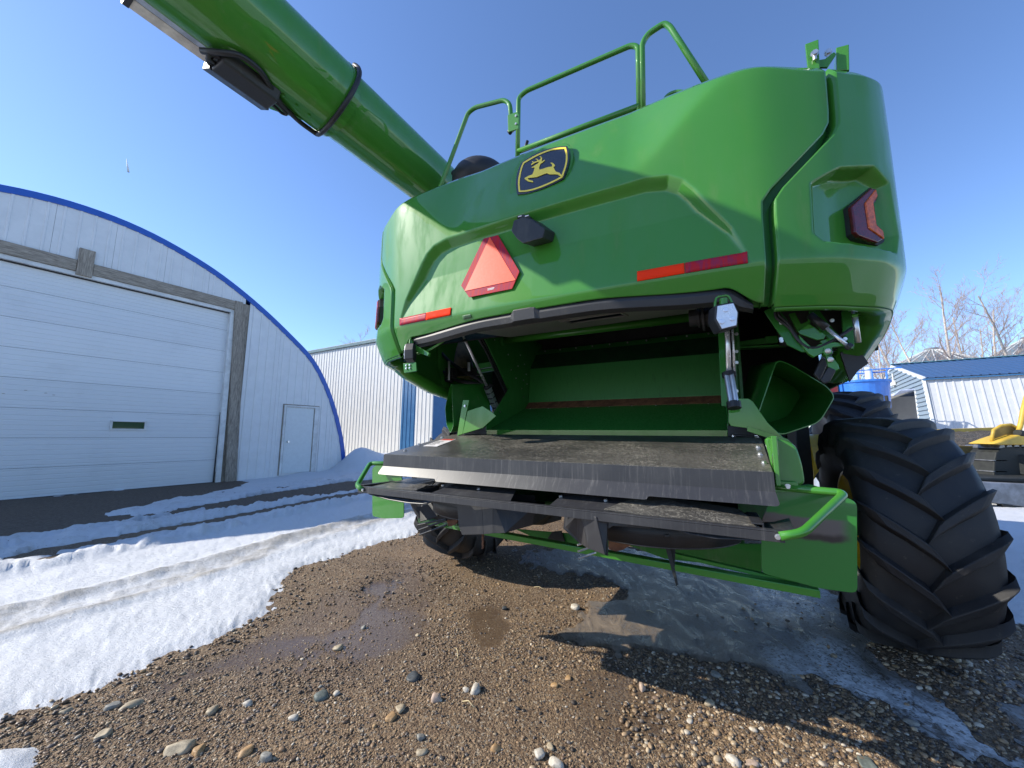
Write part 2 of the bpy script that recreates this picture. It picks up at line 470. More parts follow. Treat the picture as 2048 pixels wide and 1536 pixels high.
for sg in (1, -1):
    nm = 'side_hood_panel'
    o = obj(nm, side_patch(sg), M_green, H, smooth=True)
    solid(o, 0.012)
    # channel behind the open seam
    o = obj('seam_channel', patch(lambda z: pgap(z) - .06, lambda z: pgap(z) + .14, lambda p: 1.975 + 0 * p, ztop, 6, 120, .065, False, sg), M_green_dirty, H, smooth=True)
    solid(o, 0.006)
    # return flanges each side of the seam
    zz_ = np.linspace(1.97, 3.2, 110)
    for dp_, nm_ in ((0.0, 'seam_flange'), (.050, 'seam_flange')):
        pp_ = pgap(zz_) + dp_; zt_ = np.minimum(zz_, ztop(pp_)); n_ = len(zz_)
        V = np.vstack([S(pp_ * sg, zt_, .002, False), S(pp_ * sg, zt_, .068, False)])
        solid(obj(nm_, (V, [(i, i + 1, n_ + i + 1, n_ + i) for i in range(n_ - 1)]), M_green, H, smooth=True), .004, 0)
    # rolled lip along the lower cut-out
    P = np.linspace(p_of_u(1.14), PEND, 90); Z = zb_s(P); ww_ = np.interp(P, _pl, _ps[:, 1])
    wid_ = .03 + .085 * sstep(ww_, .16, .40)
    rings = [S(P * sg, Z, .0, False) + 0, S(P * sg, Z - .008, .018, False) * 1, None, None]
    A_ = S(P * sg, Z, .004, False); B_ = S(P * sg, Z - .006, .0, False); C_ = S(P * sg, Z + .004, 0, False)
    inw = S(P * sg, Z, .10, False) - S(P * sg, Z, .0, False); inw[:, 2] = 0; inw /= np.linalg.norm(inw, axis=1)[:, None]
    R1 = A_; R2 = A_ + inw * (wid_ * .5)[:, None] + np.array([0, 0, -.012]); R3 = A_ + inw * wid_[:, None] + np.array([0, 0, .006]); R4 = R3 + inw * .006 + np.array([0, 0, .07])
    V = np.vstack([R1, R2, R3, R4]); n = len(P)
    solid(obj('hood_lip', (V, [(r * n + i, r * n + i + 1, (r + 1) * n + i + 1, (r + 1) * n + i) for r in range(3) for i in range(n - 1)]), M_green, H, smooth=True), .004, 0)
    # closed foot of the panel
    A_ = S(np.array([PEND * sg]), np.array([1.735]), .0, False)[0]
    obj('panel_foot', plate([tuple(A_), tuple(A_ + np.array([-.12 * sg, 0, .0])), tuple(A_ + np.array([-.12 * sg, -.0, .12])), tuple(A_ + np.array([0.01 * sg, 0, .12]))], .006, (0, 1, 0)), M_green_dirty, H)
    # body side ahead of the rear panel
    P = np.linspace(PEND - .04, p_of_w(2.55), 14)
    rows = [3.16, 2.9, 2.6, 2.3, 2.15, 2.0, 1.9, 1.80, 1.74]
    V = np.vstack([S(P * sg, np.full(len(P), z), .013, False) for z in rows]); n = len(P)
    F = [(j * n + i, j * n + i + 1, (j + 1) * n + i + 1, (j + 1) * n + i) for j in range(len(rows) - 1) for i in range(n - 1)]
    solid(obj('body_side_panel', (V, F), M_green, H, smooth=True), .01)

# things stuck flat on the shell follow it
def inv_u(u, z):
    """p such that the shell (without off) sits at combine-frame u"""
    p = p_of_u(min(abs(u), 1.6))
    for _ in range(6):
        q = S(p, z)[0]; p += (abs(u) - q)
    return p * (1 if u >= 0 else -1)
def decal(name, uz, mat, off=-.0035, t=0.002, sub=None, parent=H):
    """thin film with outline uz laid on the shell"""
    bm = bmesh.new()
    vs = [bm.verts.new((u, z, 0)) for u, z in uz]
    f = bm.faces.new(vs)
    lo = min(u for u, z in uz); hi = max(u for u, z in uz); zl = min(z for u, z in uz); zh = max(z for u, z in uz)
    st = sub or .02
    for k in range(1, int((hi - lo) / st) + 1):
        bmesh.ops.bisect_plane(bm, geom=bm.verts[:] + bm.edges[:] + bm.faces[:], plane_co=(lo + k * st, 0, 0), plane_no=(1, 0, 0))
    for k in range(1, int((zh - zl) / st) + 1):
        bmesh.ops.bisect_plane(bm, geom=bm.verts[:] + bm.edges[:] + bm.faces[:], plane_co=(0, zl + k * st, 0), plane_no=(0, 1, 0))
    pv = [inv_u(v.co.x, v.co.y) for v in bm.verts]; zz = [v.co.y for v in bm.verts]
    P = S(np.array(pv), np.array(zz), off)
    V = [tuple(q) for q in P]; F = [tuple(v.index for v in f.verts) for f in bm.faces]
    bm.verts.index_update()
    F = [tuple(v.index for v in f.verts) for f in bm.faces]
    bm.free()
    o = obj(name, (V, F), mat, parent, smooth=True)
    m = o.modifiers.new('film', 'SOLIDIFY'); m.thickness = t; m.offset = 0
    return o
# reflector tapes
for sg in (1, -1):
    t_ = tag(empty('reflector_tape', (0, 0, 0)), None); t_.parent = H
    zr = lambda u: 2.150 - .004 * abs(u)
    def strip(u0, u1, name, mat):
        n = 10; us = np.linspace(u0, u1, n)
        decal(name, [(sg * u, 2.134) for u in us] + [(sg * u, 2.186) for u in us[::-1]], mat, -.0045, parent=t_)
    strip(.566, .775, 'orange_strip', M_orange_tape); strip(.778, 1.022, 'red_strip', M_redtape)
# slow moving vehicle triangle: flat plate set off the recessed field
SMV = [(922, 571), (938, 594.5), (1024, 577.5), (1039, 543), (996, 470), (967, 477)]
smv = empty('slow_vehicle_triangle', (0, 0, 0)); smv.parent = H
SP0, SPN = (-.28, -.012, 2.25), (0, -1, .10)
o = obj('red_border', plate([HIT(x, y, SP0, SPN) for x, y in SMV], .004, (0, 1, 0)), M_redtape, smv, bevel=.001)
o = obj('orange_triangle', plate([HIT(x, y, (-.28, -.0145, 2.25), SPN) for x, y in [(929, 582), (1031, 560), (979.5, 474)]], .0022, (0, 1, 0)), M_orange, smv)
for i in range(3):
    x0 = 976 + (i % 2) * 1.0
    obj('print_line', plate([HIT(x, y, (-.28, -.0132, 2.25), SPN) for x, y in [(975, 577.0 + i * 1.6), (989 - i, 574.3 + i * 1.6), (989 - i, 575.1 + i * 1.6), (975, 577.8 + i * 1.6)]], .001, (0, 1, 0)), M_white_ink, smv)
# emblem on its raised pad
def LE(x, y, d=0.0):
    """zoomed emblem drawing (12.8 px per photo px) -> leaning emblem plane"""
    px, py = 1020 + x / 12.8, 280 + y / 12.8
    n = np.array([0, -1.0, .22]); n /= np.linalg.norm(n)
    p0 = np.array([0, .088, 3.05]) + n * d
    r = bearing(px, py); dl = np.array([r @ UR, r @ WR, r[2]]); c = np.array([-OO @ UR, -OO @ WR, EYE - DZ])
    return c + dl * (((p0 - c) @ n) / (dl @ n)), n
EN = LE(0, 0)[1]
def smooth_poly(P, n=4, keep=()):
    P = [np.array(p, float) for p in P]; out = []
    for i in range(len(P)):
        a, b, c = P[i - 1], P[i], P[(i + 1) % len(P)]
        if i in keep: out.append(b); continue
        A = (a + b) / 2 if (i - 1) % len(P) not in keep else a * .5 + b * .5
        B = (b + c) / 2
        for k in range(n + 1):
            t = k / n; out.append(A * (1 - t) ** 2 + b * 2 * t * (1 - t) + B * t * t)
    return out
SH_OUT = [(180, 1380), (130, 1080), (215, 720), (300, 560), (620, 350), (1000, 205), (1300, 155), (1465, 150), (1530, 330), (1500, 640), (1360, 985), (1100, 1130), (700, 1300), (400, 1375)]
SH_Y1 = [(225, 1330), (190, 1080), (265, 720), (335, 570), (640, 385), (1000, 235), (1270, 185), (1430, 178), (1485, 400), (1455, 650), (1345, 960), (1090, 1095), (700, 1260), (400, 1330)]
SH_Y2 = [(262, 1292), (235, 1080), (300, 740), (360, 600), (655, 425), (1000, 275), (1265, 232), (1390, 228), (1440, 420), (1410, 650), (1305, 935), (1070, 1060), (690, 1220), (400, 1290)]
emb = empty('hood_emblem', (0, 0, 0)); emb.parent = H
PADP = [(120, 1430), (-20, 1420), (0, 1100), (70, 850), (180, 600), (300, 480), (640, 280), (1000, 130), (1300, 75), (1510, 60), (1620, 300), (1590, 620), (1440, 960), (1100, 1170), (700, 1350), (400, 1425)]
pad = [LE(x, y, .0)[0] for x, y in smooth_poly(PADP, 3)]
shz = [LE(x, y, .016)[0] for x, y in smooth_poly(SH_OUT, 3, keep=(0, 3, 7, 10))]
obj('emblem_pad', plate(pad, .14, (0, 1, -.10)), M_green, emb, bevel=.010, seg=3)
obj('emblem_shield', plate(shz, .018, tuple(-EN)), M_emblem_black, emb, bevel=.002)
a = smooth_poly(SH_Y1, 3, keep=(0, 3, 7, 10)); b = smooth_poly(SH_Y2, 3, keep=(0, 3, 7, 10))
Va = [LE(*q, .0185)[0] for q in a]; Vb = [LE(*q, .0185)[0] for q in b]; n = len(Va)
ring = (Va + Vb, [(i, (i + 1) % n, n + (i + 1) % n, n + i) for i in range(n)])
obj('emblem_border', ring, M_emblem_gold, emb)
DEER = [(552, 708), (566, 692), (610, 668), (640, 645), (700, 612), (745, 565), (735, 556), (690, 566), (630, 592), (585, 622), (548, 645), (536, 636), (560, 600), (590, 580), (566, 562), (570, 550), (600, 552), (615, 572), (650, 552), (700, 530), (690, 505), (655, 490), (660, 480), (700, 488), (718, 505), (728, 525), (765, 508), (785, 480), (788, 450), (756, 428), (768, 418), (800, 428), (822, 460), (822, 500), (806, 545), (815, 556), (850, 525), (885, 508), (897, 516), (870, 548), (825, 585), (782, 605), (765, 650), (745, 705), (748, 752), (780, 758), (860, 730), (950, 700), (1030, 686), (1075, 678), (1082, 655), (1065, 615), (1034, 590), (1042, 576), (1090, 588), (1130, 615), (1152, 655), (1140, 680), (1112, 690), (1130, 725), (1150, 775), (1180, 812), (1265, 838), (1300, 880), (1340, 925), (1330, 950), (1285, 930), (1225, 885), (1150, 878), (1020, 882), (975, 866), (945, 850), (880, 872), (760, 918), (690, 948), (560, 965), (470, 972), (455, 985), (480, 1020), (545, 1040), (580, 1046), (602, 1082), (560, 1078), (470, 1062), (410, 1025), (370, 990), (385, 970), (460, 925), (565, 885), (590, 850), (612, 790), (622, 735), (635, 708), (600, 702), (570, 716)]
bm = bmesh.new(); vs = [bm.verts.new(LE(x, y, .0195)[0]) for x, y in DEER]; f = bm.faces.new(vs)
bmesh.ops.triangulate(bm, faces=[f])
bm.verts.index_update(); V = [tuple(v.co) for v in bm.verts]; F = [tuple(v.index for v in q.verts) for q in bm.faces]; bm.free()
solid(obj('leaping_deer', (V, F), M_emblem_gold, emb), .001, 0)

# tail lamps
LAMP_RED = [(596, 215), (706, 235), (745, 400), (720, 470), (660, 545), (715, 960), (840, 1075), (870, 1280), (735, 1350), (330, 1205), (245, 1120), (205, 800), (170, 600), (240, 530)]
LAMP_AMB = [(700, 265), (738, 400), (650, 520), (715, 965), (840, 1070), (862, 1225), (745, 1140), (565, 1015), (490, 530), (590, 400)]
def on_shell(px, py, off):
    """shell point on a bearing: bisect along the ray in combine frame"""
    r = bearing(px, py); dl = np.array([r @ UR, r @ WR, r[2]]); c = np.array([-OO @ UR, -OO @ WR, EYE - DZ])
    return c, dl
NL = Vector((.62, -.78, .02)).normalized()          # square-on direction of the corner lamp
PLc = Vector((1.475, .185, 2.31)) - NL * .078
def lamp_pt(x, y, d):
    px, py = 1680 + x / 9.6, 350 + y / 9.6
    c, dl = on_shell(px, py, 0)
    p0 = np.array(PLc) + np.array(NL) * d; n = np.array(NL)
    return c + dl * (((p0 - c) @ n) / (dl @ n))
for sg in (1, -1):
    tl = empty('tail_lamp', (0, 0, 0)); tl.parent = H
    so_ = (0, 0, 0) if sg > 0 else tuple(NL * .038)
    mir = lambda P: [((q[0] + so_[0]) * sg, q[1] + so_[1], q[2]) for q in P]
    dn = Vector((-NL.x * sg, -NL.y, -NL.z))
    obj('lamp_housing', plate(mir([lamp_pt(x, y, .012) for x, y in LAMP_RED]), .10, dn), M_blackmetal, tl, bevel=.003)
    inner = []
    cx = sum(x for x, y in LAMP_RED) / len(LAMP_RED); cy = sum(y for x, y in LAMP_RED) / len(LAMP_RED)
    obj('red_lens', plate(mir([lamp_pt(cx + (x - cx) * .9 + 12, cy + (y - cy) * .93 - 10, .026) for x, y in LAMP_RED]), .02, dn), M_red_lens, tl, bevel=.006, seg=3)
    obj('amber_lens', plate(mir([lamp_pt(x, y, .031) for x, y in LAMP_AMB]), .02, dn), M_amber, tl, bevel=.004)

decal('faint_label', [(-.475, 2.095), (-.41, 2.095), (-.41, 2.118), (-.475, 2.118)], simple('faint_label_film', (.10, .19, .10), .5, bump=0), -.003)
# black plastic sensor box on the hood centre
cb = empty('camera_housing', (0, 0, 0)); cb.parent = H
pts_f = LP([(1022, 462), (1027, 441), (1044, 434), (1062, 437), (1090, 457), (1085, 476), (1046, 487), (1033, 477)], w=-.085)
V, F = plate(pts_f, .12, (.1, 1, .25))
obj('housing', (V, F), M_plastic, cb, bevel=.006)
obj('housing_cap', plate(LP([(1033, 436), (1036, 431), (1046, 428.5), (1059, 431), (1060, 436), (1046, 434)], w=-.03), .05, (0, 1, .1)), M_plastic, cb, bevel=.002)
for a_, b_ in ((1036, 431.5), (1050, 430.5)):
    obj('screw_head', plate(LP([(a_, b_ + 1), (a_ + 7, b_ - 1), (a_ + 7, b_ + .7), (a_, b_ + 2.8)], w=-.034), .003, (0, 1, 0)), M_white_ink, cb)

# black trim strip under the hood
def trimpts(z_off, w_add):
    out = []
    for u in np.linspace(-.965, 1.0, 60):
        z = float(zb_c(p_of_u(abs(u)))) + z_off
        p = S(np.array(p_of_u(abs(u)) * (1 if u > 0 else -1)), np.array(z), 0, False)
        out.append([p[0], p[1] + w_add, z])
    return np.array(out)
us = np.linspace(-1.035, 1.035, 80)
def bumpz(u):   # raised knuckle left of centre
    return .028 * (sstep(u, -.135, -.125) - sstep(u, .0, .045))
Va = []; 
prof = [(-.002, .010), (-.020, .004), (-.026, -.018), (-.018, -.052), (.02, -.062), (.05, -.05), (.05, .01)]   # (w, z) section, rear face toward the camera
for u in us:
    a_ = abs(u); z0_ = 2.083 - .035 * sstep(a_, .3, .9) - .085 * sstep(a_, .93, 1.07)
    base_w = -.02 + .055 * (a_ / 1.0) ** 2 + .052 + .03 * sstep(a_, .9, 1.05)
    taper = 1 - .55 * sstep(a_, .98, 1.035); kk = float(bumpz(u))
    for (dw, dz) in prof:
        Va.append((u, base_w + dw - (.012 if kk > .01 else 0) * (dw < 0), z0_ + dz * taper + (kk if dz > -.03 else kk * .1)))
n = len(prof); F = []
for i in range(len(us) - 1):
    for k in range(n):
        F.append((i * n + k, i * n + (k + 1) % n, (i + 1) * n + (k + 1) % n, (i + 1) * n + k))
F += [tuple(range(n)), tuple(reversed(range((len(us) - 1) * n, len(us) * n)))]
obj('bumper_trim', (Va, F), M_plastic, H, bevel=.002, angle=25)
# ---------------------------------------------------------------- straw hood (open mouth above the tailboard)
mouth = empty('straw_hood', (0, 0, 0)); mouth.parent = H
Z = lambda p: [tuple(q) for q in p]
CW = .90
# lower sloped sheet, rust strip, back sheet, upper dark band, bolted strip
A0 = (.96, 1.432); A1 = (1.66, 1.66); A2 = (1.74, 1.73); A3 = (1.77, 2.09); A4 = (1.92, 2.27); A5 = (1.98, 2.33)
def sheet(name, a, b, mat, t=.008, x0=-CW, x1=CW, par=mouth, bevel=.001):
    return obj(name, plate([(x0, a[0], a[1]), (x1, a[0], a[1]), (x1, b[0], b[1]), (x0, b[0], b[1])], t, (0, .5, -1)), mat, par, bevel=bevel)
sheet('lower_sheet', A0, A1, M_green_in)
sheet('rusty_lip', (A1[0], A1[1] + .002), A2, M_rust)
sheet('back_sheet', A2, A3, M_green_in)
sheet('upper_sheet', A3, A4, simple('dark_mottled_green', (0.012, 0.05, 0.016), 0.5, var=.4))  # darker green than the sheets below, tone varied by noise
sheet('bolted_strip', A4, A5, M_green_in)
for k in range(10):
    obj('bolt', bolt((-.80 + k * .178, A4[0] + .02, A4[1] + .035), (0, -1, .3), .011, .014), M_zinc, mouth)
for k in range(9):
    obj('bolt', bolt((-.82 + k * .2, 1.615, 1.652), (0, -.3, 1), .006, .006), M_zinc, mouth)
obj('front_rib', join(span((-CW - .004, .945, 1.375), (CW + .004, .957, 1.436))), M_green, mouth, bevel=.003)
# side cheeks
cheek = [(.945, 1.42), (.945, 1.475), (1.33, 1.83), (.84, 2.28), (1.3, 2.42), (2.1, 2.42), (2.1, 1.60), (1.5, 1.50)]
for sg in (1, -1):
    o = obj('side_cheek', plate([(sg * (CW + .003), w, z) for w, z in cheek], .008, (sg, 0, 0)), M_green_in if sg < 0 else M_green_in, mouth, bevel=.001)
    for (w, z) in ((1.46, 1.95), (1.5, 2.08), (1.36, 2.02), (1.58, 1.86), (1.30, 2.16), (1.55, 2.2), (1.64, 2.12), (1.68, 2.02), (1.16, 1.60), (1.70, 1.92), (1.62, 1.78), (1.2, 2.28), (1.05, 2.25), (1.62, 1.95)):
        obj('bolt', bolt((sg * (CW + .002), w, z), (-sg, 0, 0), .009, .010), M_zinc, mouth)
    # flanged upright carrying the hoses, outboard of the cheek
    obj('edge_flange', join(plate([(sg * CW, w - .004, z) for w, z in ((.84, 2.28), (1.33, 1.83), (1.345, 1.84), (.856, 2.293))], .035, (sg, 0, 0))), M_green_in, mouth)
obj('cross_tube', rod((-CW, 1.19, 2.27), (.8, 1.19, 2.262), .032, 20), M_green, mouth, smooth=True)
obj('tube_socket', join(rod((-CW, 1.19, 2.27), (-CW + .03, 1.19, 2.27), .05, 20)), M_green_in, mouth, bevel=.002)
# grey smooth tray lining the hood's underside, with its slot
tr = empty('hood_lining', (0, 0, 0)); tr.parent = H
def LQ(px): return [tuple(L(x, y, z=2.035 + 0.0)) for x, y in px]
T0, T1 = .11, .62
def trp(u0, u1, w0, w1):
    zz = lambda w: 2.045 + (w - T0) * .16
    return plate([(u0, w0, zz(w0)), (u1, w0, zz(w0)), (u1, w1, zz(w1)), (u0, w1, zz(w1))], .006, (0, 0, 1))
obj('lining_sheet', join(trp(-.50, .10, T0, T1), trp(.43, .80, T0, T1), trp(.10, .43, T0, .20), trp(.10, .43, .36, T1)), M_grey_tray, tr)
obj('slot_frame', join(trp(.085, .445, .190, .20), trp(.085, .10, .20, .36), trp(.43, .445, .20, .36)), M_grey_tray, tr, bevel=.002).location = (0, 0, -.006)
obj('edge_strip', join(trp(-.50, .80, T0 - .02, T0)), M_grey_tray, tr).location = (0, 0, -.012)
# dark sheets added to block light behind the opening, with the unseen body
obj('light_block_shroud', join(
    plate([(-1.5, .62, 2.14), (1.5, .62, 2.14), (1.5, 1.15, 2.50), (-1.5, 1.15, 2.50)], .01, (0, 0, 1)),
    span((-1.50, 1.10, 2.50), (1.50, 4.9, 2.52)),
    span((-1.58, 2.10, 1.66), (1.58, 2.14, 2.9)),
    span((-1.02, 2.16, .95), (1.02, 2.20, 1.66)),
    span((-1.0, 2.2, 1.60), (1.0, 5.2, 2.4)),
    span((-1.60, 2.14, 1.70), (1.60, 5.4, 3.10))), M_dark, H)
# right hand side bellows and small machinery in the dark
bel = []
for k in range(6):
    bel.append(tube([(.80 + k * .022, .36, 2.02), (.81 + k * .022, .36, 2.02)], .075 if k % 2 else .055, 16))
obj('rubber_bellows', join(*bel, rod((.76, .36, 2.02), (.96, .36, 2.02), .045, 16)), M_rubberhose, H)

# ---------------------------------------------------------------- actuators each side of the mouth
def actuator(sg, top, mid, low, body_r, ribs):
    a = empty('lift_actuator', (0, 0, 0)); a.parent = H
    top, mid, low = map(Vector, (top, mid, low))
    obj('piston_rod', rod(top, mid, .0125, 20), M_chrome, a, smooth=True)
    obj('piston_rod', rod(top + Vector((.026 * sg, .03, 0)), mid + Vector((.026 * sg, .03, 0)), .006, 12), M_chrome, a, smooth=True)
    d = (low - mid).normalized()
    x, y = frame_of(d)
    obj('cylinder_body', join(*[rod(mid + x * dx + y * dy, low + x * dx + y * dy, .012, 10) for dx in (-.018, 0, .018) for dy in (-.012, .012)]), M_alu, a, smooth=False)
    obj('end_cap', join(rod(low - d * .006, low + d * .03, .034, 14)), M_blackmetal, a, bevel=.003)
    obj('gland', rod(mid - d * .02, mid + d * .006, .034, 14), M_blackmetal, a, bevel=.003)
    for k in range(ribs):
        q = mid.lerp(low, (k + 1) / (ribs + 1))
        obj('cable_tie', rod(q - d * .004, q + d * .004, .033, 14), M_rubberhose, a)
    return a
actuator(1, L(1452, 600, w=.55), L(1458, 752, w=.50), L(1467, 806, w=.46), .03, 0)
actuator(-1, (-.95, .60, 2.24), tuple(L(975, 775, u=-.95)), tuple(L(994, 822, u=-.95)), .03, 4)
# hoses on the left of the mouth
hs = [LP([(950, 665), (972, 700), (990, 740), (1006, 775), (1022, 800)], u=-.935), LP([(958, 668), (980, 705), (998, 748), (1016, 788)], u=-.925)]
for q in hs: obj('hydraulic_hose', tube(q, .013, 10, .05), M_rubberhose, H, smooth=True)
for q in ([(878, 700), (895, 720), (925, 742), (958, 758), (975, 775)], [(868, 715), (885, 745), (915, 762), (960, 768), (985, 772)], [(845, 720), (868, 742), (880, 760), (905, 762)]):
    obj('hydraulic_hose', tube(LP(q, w=1.25), .018, 10, .08), M_rubberhose, H, smooth=True)
obj('dusty_duct', tube(LP([(905, 690), (915, 730), (925, 760)], w=1.6), [.16, .17, .15], 24), simple('dusty_straw_metal', (0.20, 0.15, 0.075), 0.6, var=.6, scale=6), H, smooth=True)
obj('dusty_duct', tube(LP([(875, 690), (880, 730), (890, 755)], w=1.7), [.10, .10, .09], 24), simple('dusty_metal', (0.09, 0.075, 0.05), 0.6, var=.6, scale=6), H, smooth=True)
obj('frame_rail', join(plate(LP([(955, 728), (990, 722), (990, 732), (955, 738)], w=1.15), .04, (0, 1, 0)), plate(LP([(955, 741), (992, 735), (992, 740), (955, 746)], w=1.15), .03, (0, 1, 0))), M_green_in, H)
obj('valve_block', plate(LP([(890, 735), (905, 735), (905, 755), (890, 755)], w=1.1), .07, (0, 1, 0)), M_blackmetal, H, bevel=.003)
obj('valve_stem', rod(L(898, 722, w=1.08), L(898, 760, w=1.08), .012), M_zinc, H)
obj('valve_stem', rod(L(938, 725, w=1.08), L(938, 742, w=1.08), .014), M_zinc, H)
obj('left_cross_beam', plate(LP([(885, 738), (960, 735), (960, 750), (885, 752)], w=1.3), .05, (0, 1, 0)), M_dark, H)
# right: cross rail, dark column, side plate
obj('frame_rail', join(plate(LP([(1470, 684), (1555, 672), (1555, 686), (1470, 692)], w=.95), .03, (0, 1, 0)), plate(LP([(1470, 693), (1575, 688), (1575, 691), (1470, 697)], w=.93), .06, (0, 1, 0)), plate(LP([(1530, 673), (1556, 671), (1556, 685), (1530, 686)], w=.92), .02, (0, 1, 0))), M_green_dirty, H, bevel=.002)
obj('edge_column', join(plate(LP([(1436, 660), (1449, 660), (1456, 812), (1443, 812)], w=.62), .06, (0, 1, 0))), M_green_dirty, H, bevel=.002)
obj('edge_column', join(plate(LP([(1463, 655), (1470, 655), (1477, 795), (1470, 795)], w=.72), .05, (0, 1, 0))), M_darkgreen, H, bevel=.002)
for y_ in (668, 703, 725, 782): obj('bolt', bolt(L(1473, y_, w=.715), (0, -1, 0), .012, .012), M_zinc, H)
obj('light_block_wall', join(span((.985, .85, 1.47), (1.0, 2.1, 2.1)), span((-1.0, 1.42, 1.47), (-.985, 2.1, 2.1))), M_darkgreen, H)  # plates added to stop light leaking in beside the mouth
for sg in (1, -1):
    # gusset that carries the tailboard
    if sg < 0: continue
    gp = [(1457, 797), (1497, 797), (1506, 803), (1535, 845), (1577, 885), (1575, 889), (1520, 860), (1462, 852), (1457, 845)]
    P = LP(gp, w=.60); P = [(q[0] * sg, q[1], q[2]) for q in P]
    obj('mounting_gusset', plate(P, .01, (0, 1, 0)), M_green, H, bevel=.002)
    P = LP([(1495, 852), (1575, 878), (1590, 892), (1560, 884), (1494, 862)], w=.57); P = [(q[0] * sg, q[1], q[2]) for q in P]
    obj('gusset_foot', plate(P, .008, (0, 1, 0)), M_green, H, bevel=.001)
# left upright bracket catching the sun
for q, m_ in (([(914, 872), (922, 822), (926, 800), (938, 800), (932, 830), (925, 868)], M_green), ([(925, 868), (935, 822), (965, 812), (985, 825), (992, 832), (965, 856)], M_green)):
    obj('mounting_gusset', plate(LP(q, w=.64), .012, (0, 1, 0)), m_, H, bevel=.002)
obj('bolt', bolt(L(930, 812, w=.635), (0, -1, 0), .012, .012), M_zinc, H)
# cleaning-air ducts: open ended scoops
def duct(ring, d, name, mat):
    n = len(ring); A = [np.array(q) for q in ring]
    c = sum(A) / n
    B = [c + (q - c) * .97 for q in A]
    C = [q + np.array(d) for q in A]; D = [q + np.array(d) for q in B]
    V = A + B + C + D; F = []
    for i in range(n):
        j = (i + 1) % n
        F += [(i, j, n + j, n + i), (j, i, 2 * n + i, 2 * n + j), (n + i, n + j, 3 * n + j, 3 * n + i)]
    F.append(tuple(3 * n + i for i in range(n)))
    return obj(name, (V, F), mat, H, bevel=.0)
def rounded(P, r=.05, n=5):
    return [tuple(v) for v in fillet_closed([Vector(p) for p in P], r, n)]
def fillet_closed(P, r, n=5):
    out = []
    for i in range(len(P)):
        a = P[i - 1] - P[i]; b = P[(i + 1) % len(P)] - P[i]
        q = min(r, a.length * .45, b.length * .45)
        A = P[i] + a.normalized() * q; B = P[i] + b.normalized() * q
        for k in range(n + 1):
            t = k / n; out.append(A * (1 - t) ** 2 + P[i] * 2 * t * (1 - t) + B * t * t)
    return out
dr = [HIT(x, y, (1.04, .66, 1.6), (.70, -.72, 0)) for x, y in [(1553, 718), (1508, 850), (1560, 872), (1640, 845), (1671, 793), (1655, 773), (1580, 728)]]
print('DUCT', np.round(dr, 2).tolist())
duct(rounded(dr, .06), (-.10, .42, .05), 'air_scoop', M_green_dirty)
dl = [(-q[0], q[1], q[2]) for q in dr]
duct(rounded(list(reversed(dl)), .06), (.10, .42, .05), 'air_scoop', M_green_dirty)

# right service bay: the linkage seen through the cut-out
bay = empty('folding_linkage', (0, 0, 0)); bay.parent = H
def bp_(name, px, w, t, mat, bev=.002): return obj(name, plate(LP(px, w=w), t, (0, 1, 0)), mat, bay, bevel=bev)
bp_('slotted_plate', [(1528, 622), (1540, 617), (1556, 617), (1575, 640), (1590, 668), (1606, 695), (1616, 704), (1604, 704), (1575, 690), (1562, 672), (1545, 648)], .36, .012, M_green_dirty)
bp_('folded_bracket', [(1578, 628), (1590, 625), (1602, 648), (1616, 642), (1616, 628), (1622, 628), (1620, 650), (1596, 664)], .40, .02, M_green)
bp_('stiffener', [(1596, 663), (1618, 647), (1652, 670), (1648, 678), (1634, 680), (1600, 668)], .37, .014, M_green)
bp_('stiffener', [(1640, 682), (1668, 673), (1672, 680), (1648, 692)], .39, .014, M_green)
bp_('hinge_arm', [(1597, 669), (1603, 690), (1618, 708), (1628, 714), (1645, 706), (1650, 698), (1668, 694), (1690, 692), (1704, 698), (1706, 692), (1672, 684), (1640, 688), (1625, 696), (1612, 684)], .34, .03, M_green)
bp_('hinge_arm', [(1648, 694), (1664, 694), (1665, 706), (1653, 712), (1647, 706)], .325, .05, M_green)
bp_('upright_plate', [(1684, 622), (1706, 622), (1708, 660), (1709, 690), (1707, 700), (1700, 690), (1686, 668)], .46, .02, M_green_dirty)
bp_('upright_plate', [(1618, 622), (1640, 622), (1668, 660), (1678, 668), (1664, 684), (1640, 660)], .50, .02, M_green_dirty)
bp_('backing', [(1540, 600), (1760, 600), (1757, 700), (1700, 700), (1620, 700), (1560, 690)], .85, .02, M_dark)
obj('gas_strut_body', rod(L(1620, 630, w=.36), L(1653, 656, w=.34), .017, 16), M_blackmetal, bay, smooth=True)
obj('gas_strut_rod', rod(L(1653, 656, w=.34), L(1698, 694, w=.32), .008, 14), M_chrome, bay, smooth=True)
obj('gas_strut_end', rod(L(1693, 690, w=.315), L(1702, 696, w=.315), .016, 14), M_blackmetal, bay, bevel=.003)
obj('prop_rod', rod(L(1708, 618, w=.36), L(1716, 685, w=.36), .011, 14), M_zinc, bay, smooth=True)
obj('prop_rod_clip', rod(L(1703, 632, w=.35), L(1715, 630, w=.35), .009, 8), M_green, bay)
for (x, y) in ((1656, 702), (1661, 719)):
    obj('pivot_bolt', join(rod(L(x, y, w=.318), L(x, y, w=.345), .0125, 6), rod(L(x, y, w=.31), L(x, y, w=.32), .008, 12)), M_zinc, bay, bevel=.002)
for (x, y) in ((1562, 646), (1563, 682), (1562, 678), (1690, 678), (1664, 641), (1699, 619)): obj('bolt', bolt(L(x, y, w=.355), (0, -1, 0), .010, .012), M_zinc, bay)
bp_('paddle_bracket', [(1652, 712), (1664, 712), (1676, 728), (1679, 738), (1670, 742), (1657, 734)], .34, .02, M_green)
bp_('rubber_paddle', [(1657, 733), (1673, 740), (1660, 764), (1648, 768), (1641, 760)], .33, .03, M_rubberhose, .006)
